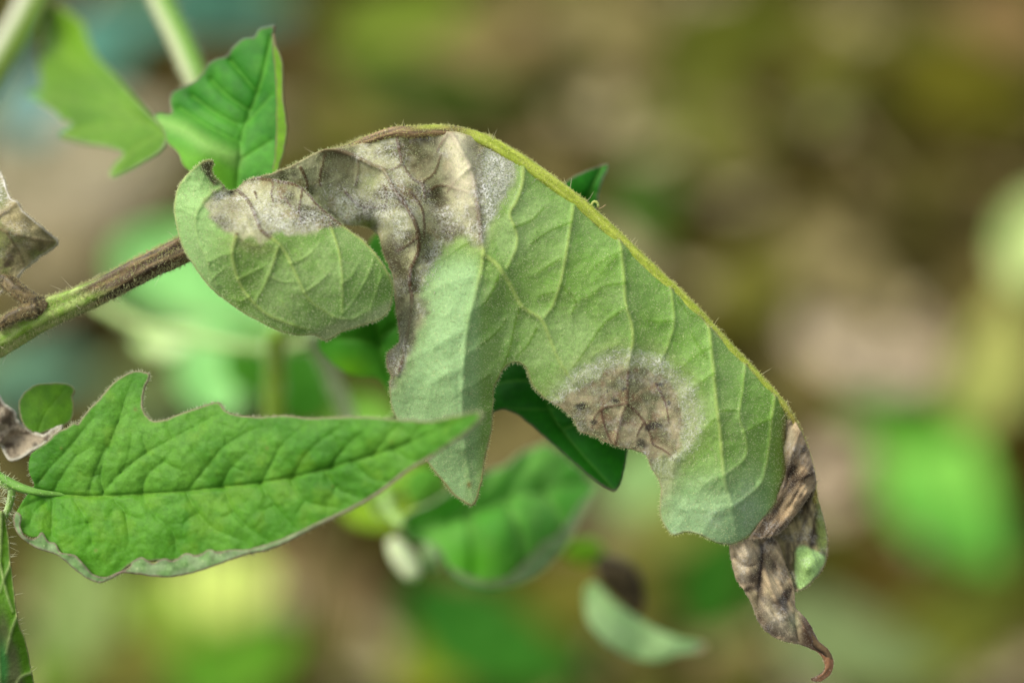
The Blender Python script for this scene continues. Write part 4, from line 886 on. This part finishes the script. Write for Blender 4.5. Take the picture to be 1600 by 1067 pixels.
def colB(x, y, vm, bd):
    g = green_under(x, y, vm, bd, 120)
    # the lobe and the lower margin are bluer and paler, the strip along the midrib fresher
    g = mix(g, lin((152,186,132)), ss(760, 735, x)*ss(380, 430, y)*.75)
    g = mix(g, lin((112,146,60)), ss(722, 732, x)*ss(795, 775, x)*ss(420, 520, y)*.25)  # shaded right side of the vein fold, painted darker
    g = mix(g, lin((150,182,138)), ss(700, 810, y)*ss(1000, 1060, x)*ss(1230, 1180, x)*.7)
    dm, _, _ = pdist(x, y, mid, 140); g = mix(g, lin((104,152,48)), ss(110, 20, np.minimum(dm, 140))*.35*ss(800, 900, x))
    g = mix(g, lin((112,132,44)), ss(1195, 1228, x)*ss(610, 650, y)*.6)
    A = region(x, y, zoneA, 7, 9, 16, 141)
    n = necro(x, y, vm, 150)
    n = mix(n, lin((236,226,194)), gauss(x, y, 720, 262, 16, 46, -12)**.6*.95)  # cream highlight painted into the dead tissue colour
    n = mix(n, lin((176,170,128)), gauss(x, y, 560, 262, 60, 18, 12)*.55)
    n = mix(n, lin((172,178,124)), gauss(x, y, 582, 285, 16, 14)*.7)
    n = mix(n, lin((88,76,56)), (gauss(x, y, 690, 340, 20, 26)+gauss(x, y, 705, 360, 10, 8))*.6)
    n = mix(n, lin((96,84,62)), ss(640, 610, x)*ss(430, 470, y)*.5)
    n = mix(n, lin((150,158,128)), ss(745, 765, x)*.7)
    n = mix(n, lin((84,72,50)), gauss(x, y, 600, 420, 16, 34)*.5)
    n = mix(n, lin((132,120,86)), gauss(x, y, 655, 262, 26, 22)*.6)
    g = mix(g, lin((138,140,70)), region(x, y, zoneA, 22, 10, 26, 142)*.45)
    c = mix(g, n, A)
    Rg = region(x, y, ring, 9, 7, 14, 161); Co = region(x, y, core, 5, 7, 12, 163)
    halo = region(x, y, ring, 24, 12, 30, 165)
    c = mix(c, lin((140,132,72)), np.clip(halo-Rg, 0, 1)*.5)
    c = mix(c, lin((158,160,116)), Rg*.7)
    n2 = mix(np.repeat(lin((118,112,80))[None], len(x), 0), lin((168,156,122)), ss(.35, .65, fbm(x, y, 22, 170, 5)))
    n2 = mix(n2, lin((104,108,76)), ss(.5, .7, fbm(x, y, 30, 172))*.6)
    n2 = mix(n2, lin((140,100,76)), ss(.56, .75, fbm(x, y, 20, 174))*.4)
    n2 = n2*(1+.3*(fbm(x, y, 6, 173, 3)-.5))[:, None]
    n2 = mix(n2, lin((84,54,40)), ss(.12, .7, vm)*.7)
    c = mix(c, n2, Co)
    sx, sy = wob(x, y, 5, 9, 176)
    for (px, py, r) in ((975,605,8),(961,624,10),(908,634,10),(1031,601,8),(1023,664,13),(1003,693,13),(928,660,8),(1012,668,8),(990,700,6),(950,612,5),(1045,630,6)):
        c = mix(c, lin((44,42,38)), ss(1.1, .45, np.hypot(sx-px, (sy-py)*1.4)/r)*.8)
    # grey ragged necrotic tongue at the left of the lobe
    tg = region(x, y, [(640,470),(668,470),(672,485),(655,500),(648,520),(640,545),(625,560),(620,520)], 5, 8, 10, 178)
    c = mix(c, lin((108,108,78)), tg*.7)
    # browned spot near the lobe point and lower rim
    c = mix(c, lin((120,92,40)), gauss(x, y, 733, 757, 3.5, 5)*.8)
    c = mix(c, lin((150,132,70)), (1-ss(1, 4, bd))*ss(690, 760, y)*ss(800, 760, x)*.7)
    c = mix(c, lin((164,150,104)), (1-ss(1, 3.5, bd))*.5)
    # brown strip where the tip starts to die
    c = mix(c, lin((112,96,58)), ss(10, 2, bd)*ss(1205, 1222, x)*ss(640, 670, y)*.7)
    m = A*(.05 + .8*ss(.5, .7, fbm(x, y, 30, 180, 3)))*.5
    m = m + gauss(x, y, 560, 325, 46, 22, 20)*.9 + gauss(x, y, 610, 300, 22, 26)*.7 + gauss(x, y, 780, 265, 30, 50, 20)*.8*A + gauss(x, y, 672, 415, 14, 40, 20)*.6*A + gauss(x, y, 765, 330, 14, 34)*.6*A + gauss(x, y, 705, 345, 22, 20)*.4 + gauss(x, y, 625, 365, 18, 26)*.35
    m = m*(1-.8*gauss(x, y, 722, 262, 15, 40, -12))*(1-.7*gauss(x, y, 655, 265, 24, 20))
    m = m*(A > .05) + np.clip(Rg-Co, 0, 1)*(.12+.5*ss(.42,.66,fbm(x, y, 13, 190, 3)))*ss(760, 690, y) + halo*.14*(1-Co) + Co*.22*ss(.4, .65, fbm(x, y, 18, 184)) + gauss(x, y, 1006, 708, 5, 3)*1.2
    m = m + ss(700, 800, y)*ss(1010, 1060, x)*ss(1210, 1160, x)*.22*ss(.4, .7, fbm(x, y, 30, 186))
    return np.hstack([c, np.clip(m, 0, 1)[:, None]])
blade, dB = sheet('blade', outB, zB, vB, colB, M_under, TB, pitch=1.55, thick=2.6, smooth_n=2, seed=120)
sheet_hairs('downy_hair', dB, 26000, 1.5, 4.0, .28, lambda x, y: np.repeat(lin((206,214,166))[None], len(x), 0), TB, blade, lean=.7, offs=1.2)
def moldw(x, y):
    return np.clip(gauss(x, y, 560, 325, 46, 22, 20)+gauss(x, y, 610, 300, 22, 26)*.8+gauss(x, y, 780, 265, 26, 46, 20)+gauss(x, y, 672, 415, 14, 36, 20)*.6+np.clip(region(x, y, ring, 9, 7, 14, 161)-region(x, y, core, 5, 7, 12, 163), 0, 1)*.45*(y < 720)+gauss(x, y, 1006, 708, 5, 3), 0, 1)*inside(x, y, catmull(outB, 2, True))
sheet_hairs('mould_fibre', dB, 15000, 2, 7, .36, lambda x, y: np.repeat(lin((226,224,218))[None], len(x), 0), TB, blade, where=moldw, lean=.9, offs=1.2)
edge_hairs('edge_hair', dB, 1900, 2, 6, .32, lin((200,206,150)), TB, blade)

# ---- far half of the leaf, folded back behind the midrib
def strip(name, P, w, back, inx, colr, parent, mat, nu=14):
    C = catmull(P, 4); T = np.gradient(C, axis=0); N = np.stack([-T[:, 1], T[:, 0]], 1); N /= np.hypot(*N.T)[:, None]
    V = []; col = []
    for j in range(nu):
        u = j/(nu-1); s = np.sin(np.linspace(.35, np.pi-.25, len(C)))*w
        q = C + N*(inx*u*s)[:, None]; z = -6 - back*u*s + 6*np.sin(u*9+C[:, 0]*.03)*u
        V.append(W(q[:, 0], q[:, 1], z)); col.append(mix(np.repeat(colr[None], len(C), 0), colr*.8, fbm(q[:, 0], q[:, 1]+u*300, 30, 9)))
    m = len(C); I, J = np.meshgrid(np.arange(nu-1), np.arange(m-1), indexing='ij')
    F = np.stack([I*m+J, I*m+J+1, (I+1)*m+J+1, (I+1)*m+J], -1).reshape(-1, 4)
    return mesh(name, np.vstack(V), F, np.vstack(col), mat, parent, 2.4)
strip('far_half', [(600,214),(700,208),(792,242),(872,296),(952,362),(1032,437),(1112,516),(1192,599),(1240,665)], 110, .9, .5, lin((52,120,34)), TB, M_upper)

# ---- midrib
def colMid(t, a, x, y):
    n = len(t); g = mix(np.repeat(lin((140,156,40))[None], n, 0), lin((162,174,64)), ss(.3, .7, vn(a*30, x*.3, 8, 12)))
    br = mix(np.repeat(lin((92,72,46))[None], n, 0), lin((138,114,76)), ss(.35, .7, vn(a*30, x*.2, 6, 13)))
    k = ss(735, 690, x+14*np.cos(a+.8))
    k = k*(1-.85*gauss(x, a*0, 675, 0, 26, 1)*ss(-.1, .6, np.cos(a)*STK*-1*-1))
    und = ss(.35, .8, -np.cos(a)*-1*STK*-1)*ss(820, 740, x)*.7
    c = mix(g, br, np.clip(k+und, 0, 1))
    return mix(c, lin((128,96,46)), ss(1205, 1250, x)*.7)
midp = [(548,234,-24),(560,227,-16),(575,220,-10),(600,211,-6),(622,206,-2)]+[(x, y, 0 if x < 1220 else -(x-1220)*.25) for x, y in mid]+[(1272,760,-16),(1274,785,-22)]
o_, iM = tube('midrib', midp, [6, 9, 10.5, 11.5, 12, 11.5, 11, 10, 9, 8, 6.5, 5, 4, 3], colMid, M_stem, TB, n=36, groove=.05, bumpy=.12)
tube_hairs('hair', iM, 6500, 2, 6, .4, lin((204,206,130)), TB, o_, .6)
hl = tube_hairs('long_hair', iM, 60, 12, 24, .45, lin((200,196,160)), TB, o_, 1.0)
tube('gland', [(924,322,2),(926,317,4),(930,315,5),(934,318,5),(935,324,4)], [2.0, 2.2, 2.2, 1.8], solid((160,172,84)), M_stem, TB, n=12, sub_of=o_)
tube('gland', [(936,326,4),(941,324,5),(946,320,6)], [.8, .6, .9], solid((150,130,90)), M_stem, TB, n=10, sub_of=o_)

# ---- curled lobe at the left
outA = [(324,250),(331,251),(334,255),(331,260),(331,267),(333,273),(337,278),(342,283),(347,289),(350,293),(354,297),(362,298),(369,297),(377,288),(386,282),(395,279),(404,277),(419,279),(440,283),(452,285),(462,288),(471,293),(479,299),(488,309),(498,321),(506,328),(514,335),(522,342),(531,349),(540,356),(549,363),(558,369),(566,375),(573,382),(580,389),(587,397),(593,405),(600,415),(606,425),(610,433),(613,442),(614,452),(613,464),(611,474),(608,483),(603,491),(596,497),(588,501),(580,504),(570,507),(558,511),(545,515),(536,518),(528,522),(521,527),(514,531),(508,532),(503,530),(497,526),(490,523),(478,524),(462,523),(448,520),(434,516),(420,510),(406,502),(392,495),(379,487),(361,475),(344,462),(333,452),(323,442),(312,428),(302,412),(292,398),(285,384),(280,368),(276,350),(273,335),(273,319),(275,306),(279,294),(285,283),(292,274),(300,265),(309,258),(317,253)]
tA = TPS([(325,252,44),(334,272,30),(350,293,10),(369,297,0),(395,280,2),(440,284,10),(479,300,18),(514,335,28),(549,363,40),(580,390,52),(606,425,60),(612,460,56),(596,497,60),(545,515,62),(503,530,50),(434,516,60),(379,487,56),(323,442,44),(285,384,28),(273,325,20),(292,274,30),
 (311,330,62),(345,400,86),(400,440,84),(460,470,84),(520,470,84),(560,440,82),(450,400,92),(400,345,80),(350,320,52),(500,400,88),(540,420,84),(460,330,58)], .002)
vA = []
def va(P, ta=3.6, tw=3.6, ca=8, cw=20, k=1.0): vA.append((P, ta*.9, tw, ca*.7, cw, k))
va([(350,292),(340,297),(330,303),(320,314),(311,325),(306,337),(306,352),(309,372),(316,390),(323,402),(328,425),(340,445)], 4, 3.4, 12, 16)
va([(369,297),(383,309),(392,322),(401,343),(408,360),(425,373),(440,386),(455,412),(476,457),(488,472),(500,481),(521,494)], 3.4, 3.4, 8, 20)
va([(370,367),(365,382),(363,398),(367,420),(372,436),(380,452),(389,464),(404,480),(420,492),(438,500),(460,508),(483,514)])
va([(434,388),(428,408),(420,430),(410,452),(399,471)], 2.6, 2.8, 6, 14, .7)
va([(516,350),(522,370),(528,388),(533,415),(535,443),(535,488)], 3, 3, 7, 18)
va([(395,279),(419,280),(440,284),(462,289),(479,300),(498,322),(514,336),(540,356),(566,376),(593,406),(612,445)], 3, 4.2, 0, 6, 1.5)
for P in ([(583,409),(576,428),(566,447),(552,470),(535,492)],[(596,432),(588,455),(580,478),(580,495)],[(521,495),(536,498),(552,497),(566,489),(580,481)],[(327,409),(345,400),(361,396)],[(372,372),(395,384),(413,381)],[(309,340),(290,330),(276,324)],[(306,325),(288,322)],[(297,274),(284,290)],[(330,440),(338,430),(352,420)],[(440,470),(455,490),(462,505)],
          [(476,457),(500,440),(515,425)],[(455,412),(480,400),(500,380)],[(372,436),(395,425),(415,415)],[(535,443),(550,430),(560,410)],[(389,464),(375,470),(360,465)],[(420,430),(440,440),(460,440)]): va(P, 1.6, 2.2, 3.5, 11, .5)
for P in ([(424,281),(427,292),(424,302),(427,316)],[(472,296),(470,312),(467,330),(470,350)],[(398,300),(402,312)],[(445,310),(455,325)]): va(P, 1.6, 2.0, 1, 8, 1.5)
zA = [(350,288),(334,301),(320,316),(324,330),(333,346),(346,362),(368,368),(376,376),(392,374),(408,383),(420,374),(436,366),(452,368),(468,364),(484,366),(500,361),(518,356),(532,354),(545,352),(560,330),(560,200),(380,200)]
def colA(x, y, vm, bd):
    g = green_under(x, y, vm, bd, 220)
    g = mix(g, lin((146,184,116)), ss(380, 300, x)*.7)
    g = mix(g, lin((92,128,54)), ss(480, 600, x)*ss(500, 440, y)*.55)
    g = mix(g, lin((146,156,112)), region(x, y, [(470,530),(500,512),(530,500),(552,502),(580,486),(612,470),(615,500),(540,530),(500,545)], 5, 4, 12, 222)*.7)
    g = mix(g, lin((124,116,74)), gauss(x, y, 395, 385, 34, 12, 10)*.5)
    A = region(x, y, zA, 4, 7, 11, 225)
    n = necro(x, y, vm, 230)
    n = mix(n, lin((78,76,48)), gauss(x, y, 345, 350, 20, 16, 35)*.7)
    n = mix(n, lin((160,152,116)), gauss(x, y, 400, 292, 30, 8)*.6)
    n = mix(n, lin((58,44,32)), gauss(x, y, 362, 302, 8, 5)*.95)  # shade inside the small fold hole, painted dark
    n = mix(n, lin((128,116,84)), gauss(x, y, 368, 325, 22, 14)*.6)
    c = mix(g, n, A)
    tip = region(x, y, [(318,248),(336,248),(336,262),(333,275),(338,286),(332,290),(327,280),(318,268),(314,258)], 3, 4, 7, 233)
    c = mix(c, lin((62,48,36)), tip*.9)
    c = mix(c, lin((100,80,50)), gauss(x, y, 336, 284, 4, 8, 40)*.5)
    c = mix(c, lin((176,172,110)), (1-ss(1, 3.6, bd))*.5*(1-A))
    m = A*.28*ss(.4, .6, fbm(x, y, 22, 236)) + gauss(x, y, 345, 306, 13, 9)*1.0 + gauss(x, y, 425, 342, 30, 20, 30)*1.0 + gauss(x, y, 485, 345, 34, 14)*.75*A + gauss(x, y, 372, 312, 14, 4)*.7
    m = np.clip(m*A, 0, 1)*(1-.9*gauss(x, y, 362, 301, 8, 5))
    return np.hstack([c, m[:, None]])
def zAf(x, y):
    return tA(x, y) - 30*gauss(x, y, 362, 301, 7, 5) - 7*gauss(x, y, 345, 312, 10, 7) + 1.4*(fbm(x, y, 12, 240, 3)-.5)*2 + 3*ss(330, 290, y)*(fbm(x, y, 14, 241, 3)-.5)*2
lobe, dA = sheet('curled_lobe', outA, zAf, vA, colA, M_under, TB, pitch=1.5, thick=2.6, smooth_n=2, seed=220, label='rounded lobe curled forward over the stalk')
sheet_hairs('downy_hair', dA, 9000, 1.5, 4.0, .28, lambda x, y: np.repeat(lin((206,214,166))[None], len(x), 0), TB, lobe, lean=.7, offs=1.2)
sheet_hairs('mould_fibre', dA, 3800, 2, 7, .36, lambda x, y: np.repeat(lin((224,222,216))[None], len(x), 0), TB, lobe, where=lambda x, y: np.clip(gauss(x, y, 425, 342, 30, 18, 30)+gauss(x, y, 345, 306, 12, 8)+gauss(x, y, 485, 345, 32, 12)*.7, 0, 1)*(y < 362), lean=.9, offs=1.2)
edge_hairs('edge_hair', dA, 900, 2, 5, .32, lin((204,210,160)), TB, lobe)

# ---- twisted dead tip
def streak(x, y, an, w, l, seed):
    a = R(an); u = x*math.cos(a)-y*math.sin(a); v = x*math.sin(a)+y*math.cos(a)
    u = u + 6*(fbm(x, y, 30, seed+3)-.5)
    return fbm(v*l/w, u, l, seed, 3)-.5
def necT(seed, lo=(64,54,40), hi=(170,156,128), extra=None, ang=60):
    a, b = lin(lo), lin(hi)
    def f(x, y, vm, bd):
        X = x+.6*y
        q = fbm(X, y*.45-x*.2, 22, seed, 5); c = mix(np.repeat(a[None], len(x), 0), b, ss(.34, .66, q))
        c = mix(c, lin((112,108,76)), ss(.5, .7, fbm(x, y, 26, seed+1))*.5)
        c = mix(c, lin((44,36,30)), ss(.56, .74, fbm(x, y, 24, seed+2))*.5)
        c = c*(1+.3*(fbm(x, y, 5, seed+3, 2)-.5))[:, None]
        st = streak(x, y, ang, 5, 34, seed+6)
        c = c*(1+1.3*st)[:, None]
        c = mix(c, lin((48,36,28)), vm*.75)
        c = mix(c, lin((168,150,118)), (1-ss(1, 3.5, bd))*.5)
        if extra is not None: c = extra(c, x, y)
        return np.hstack([c, (.22*ss(.5, .7, fbm(x, y, 20, seed+4)))[:, None]])
    return f
out2 = [(1262,748),(1270,755),(1277,775),(1283,795),(1288,815),(1292,838),(1293,855),(1291,872),(1287,884),(1282,893),(1276,900),(1268,909),(1260,916),(1251,921),(1243,924),(1236,925),(1228,915),(1222,900),(1214,880),(1206,860),(1198,845),(1200,830),(1225,810),(1245,785),(1256,765)]
t2 = TPS([(1262,748,-18),(1292,850,-30),(1285,885,-24),(1243,923,-20),(1262,885,0),(1215,870,-60),(1225,830,-62),(1200,840,-55),(1250,800,-46),(1275,800,-34),(1240,890,-40),(1250,850,-38)])
def ex2(c, x, y):
    g = region(x, y, [(1244,858),(1256,853),(1268,859),(1280,862),(1289,868),(1287,880),(1277,895),(1263,912),(1250,921),(1244,910),(1242,885)], 3, 3, 9, 251)
    c = mix(c, mix(np.repeat(lin((140,176,92))[None], len(x), 0), lin((168,204,130)), fbm(x, y, 14, 252)), g)
    g2 = region(x, y, [(1279,780),(1286,800),(1294,840),(1290,862),(1280,858),(1278,830),(1276,800)], 4, 3, 9, 253)
    c = mix(c, lin((124,140,72)), g2*.9)
    return mix(c, lin((44,38,32)), gauss(x, y, 1268, 850, 9, 5)*.9)
_, d2 = sheet('twisted_tip', out2, lambda x, y: t2(x, y)+5*(fbm(x, y, 26, 255, 3)-.5)*2+7*streak(x, y, -70, 5, 40, 256), [([(1268,760),(1262,800),(1250,840),(1236,880)], 4, 3.4, 12, 12),([(1232,850),(1234,880),(1236,915)], 5, 4, 10, 8),([(1240,862),(1243,890),(1250,916)], -4, 3, -6, 6),([(1275,800),(1270,830),(1268,850)], -3, 3, -6, 8)], necT(250, (68,58,38), (160,148,106), ex2, -70), M_dry, TB, pitch=1.5, crink=1.5, seed=250, label='rear fold of the dead tip with one green patch')
out3 = [(1140,848),(1150,846),(1165,842),(1178,836),(1192,834),(1206,838),(1216,850),(1222,866),(1228,884),(1236,902),(1240,920),(1241,936),(1242,950),(1250,958),(1259,968),(1266,978),(1270,987),(1275,996),(1281,1005),(1289,1011),(1296,1019),(1301,1030),(1301,1042),(1297,1052),(1290,1059),(1281,1064),(1272,1064),(1269,1060),(1278,1056),(1286,1051),(1290,1042),(1288,1034),(1284,1026),(1277,1018),(1264,1012),(1250,1006),(1240,1004),(1229,1001),(1217,997),(1206,991),(1196,983),(1188,973),(1182,962),(1178,950),(1174,940),(1168,929),(1159,917),(1152,906),(1147,893),(1144,880),(1141,865)]
t3 = TPS([(1140,855,0),(1165,845,12),(1192,836,-10),(1215,850,-35),(1236,905,-22),(1242,950,-8),(1270,987,-8),(1300,1030,0),(1270,1062,10),(1285,1040,4),(1264,1010,4),(1206,990,-2),(1178,950,-2),(1152,905,-4),(1175,890,22),(1200,935,20),(1195,880,-12),(1225,965,24),(1255,985,16),(1165,868,24)])
v3 = [([(1188,850),(1190,880),(1186,915),(1186,950)], -6, 5, -12, 10, 1.3),([(1192,880),(1205,920),(1222,950),(1245,975)], 5, 4, 16, 11, .5),([(1240,960),(1243,980),(1246,1000)], -5, 4, -10, 8, 1),([(1150,870),(1165,885),(1185,880)], -4, 4, -10, 9, .8),([(1160,920),(1175,915),(1185,925)], 3, 3, 8, 8, .3),([(1250,965),(1268,1000),(1290,1020),(1294,1040),(1280,1056)], 3, 3, 6, 6, .8),([(1200,955),(1215,975),(1235,995)], 4, 4, 10, 9, .3)]
def ex3(c, x, y):
    c = mix(c, lin((184,172,142)), (gauss(x, y, 1212, 966, 12, 34, -38)+gauss(x, y, 1158, 885, 11, 26, -15)*.8+gauss(x, y, 1168, 862, 10, 10)*.6)*.85)
    c = mix(c, lin((150,156,116)), gauss(x, y, 1240, 972, 10, 16)*.6)
    c = mix(c, lin((50,40,34)), (gauss(x, y, 1188, 905, 7, 40, -4)+gauss(x, y, 1208, 884, 8, 16))*.8)  # shade in the furrow and the gap, painted dark
    c = mix(c, lin((84,56,38)), ss(1246, 1258, x)*.8)
    return mix(c, lin((150,108,72)), ss(1268, 1285, x)*.5)
_, d3 = sheet('twisted_tip', out3, lambda x, y: t3(x, y)+(5*(fbm(x, y, 28, 265, 3)-.5)*2+8*streak(x, y, -60, 4.5, 40, 266))*ss(1270, 1240, x), v3, necT(260, (62,48,34), (180,160,124), ex3, -60), M_dry, TB, pitch=1.4, thick=3.2, crink=2, seed=260, smooth_n=3, label='lowest grey fold ending in a thin hooked brown tail')
tube('tail', [(1262,990,0),(1276,1007,2),(1290,1018,2),(1296,1034,0),(1290,1051,4),(1278,1059,8),(1268,1061,10)], [7, 6.5, 6, 5.5, 5, 4, 2], solid((104,84,56),(62,48,32)), M_dry, TB, n=16, bumpy=.3, groove=.08)
out1 = [(1222,632),(1230,640),(1240,655),(1250,672),(1258,692),(1265,710),(1270,730),(1274,748),(1273,760),(1268,768),(1262,776),(1256,786),(1248,797),(1240,807),(1228,822),(1220,830),(1211,836),(1195,840),(1184,842),(1170,842),(1176,832),(1184,820),(1194,808),(1202,796),(1211,786),(1216,774),(1222,760),(1226,742),(1226,720),(1225,700),(1224,676),(1224,655)]
t1 = TPS([(1224,636,-10),(1250,672,-6),(1265,710,-4),(1273,750,-6),(1256,786,0),(1225,826,6),(1175,840,8),(1202,796,-22),(1224,745,-24),(1225,690,-18),(1240,700,8),(1240,740,-8),(1235,780,18),(1208,818,26),(1258,740,14),(1255,765,16),(1192,828,20)])
v1 = [([(1250,672),(1242,695),(1236,722),(1228,745),(1217,775),(1202,800)], 5, 3.2, 16, 9, .7),([(1235,660),(1233,690),(1232,715)], 3, 3, 6, 7, .4),([(1270,738),(1255,746),(1240,752)], 2.4, 2.2, 4, 6, 1.2),([(1240,755),(1228,775),(1212,800),(1198,818)], -5, 5, -8, 8, .8),([(1262,770),(1245,795),(1220,822)], 3, 4, 8, 9, .2)]
def ex1(c, x, y):
    c = mix(c, lin((104,110,56)), ss(1232, 1226, x)*ss(760, 700, y)*.6)
    c = mix(c, lin((150,146,120)), gauss(x, y, 1236, 680, 8, 22)*.6)
    c = mix(c, lin((62,54,44)), gauss(x, y, 1228, 772, 22, 10, -55)*.7)  # furrow beside the front roll, its shade painted in
    return mix(c, lin((164,140,104)), gauss(x, y, 1225, 806, 34, 8, -48)*.7)
_, d1 = sheet('twisted_tip', out1, lambda x, y: t1(x, y)+3*(fbm(x, y, 24, 275, 3)-.5)*2+10*streak(x, y, 58, 5, 46, 276), v1, necT(270, (66,52,36), (172,150,114), ex1, 58), M_dry, TB, pitch=1.4, crink=1.2, seed=270, smooth_n=3, label='front fold of the dead tip along the midrib')
for dd, nn in ((d1, 260), (d2, 260), (d3, 420)): edge_hairs('rim_hair', dd, nn, 1.5, 4, .3, lin((196,180,150)), TB)
sheet_hairs('downy_hair', d3, 1500, 1.5, 4, .3, lambda x, y: np.repeat(lin((186,176,150))[None], len(x), 0), TB)
sheet_hairs('downy_hair', d1, 1200, 1.5, 4, .3, lambda x, y: np.repeat(lin((186,176,150))[None], len(x), 0), TB)

clean()
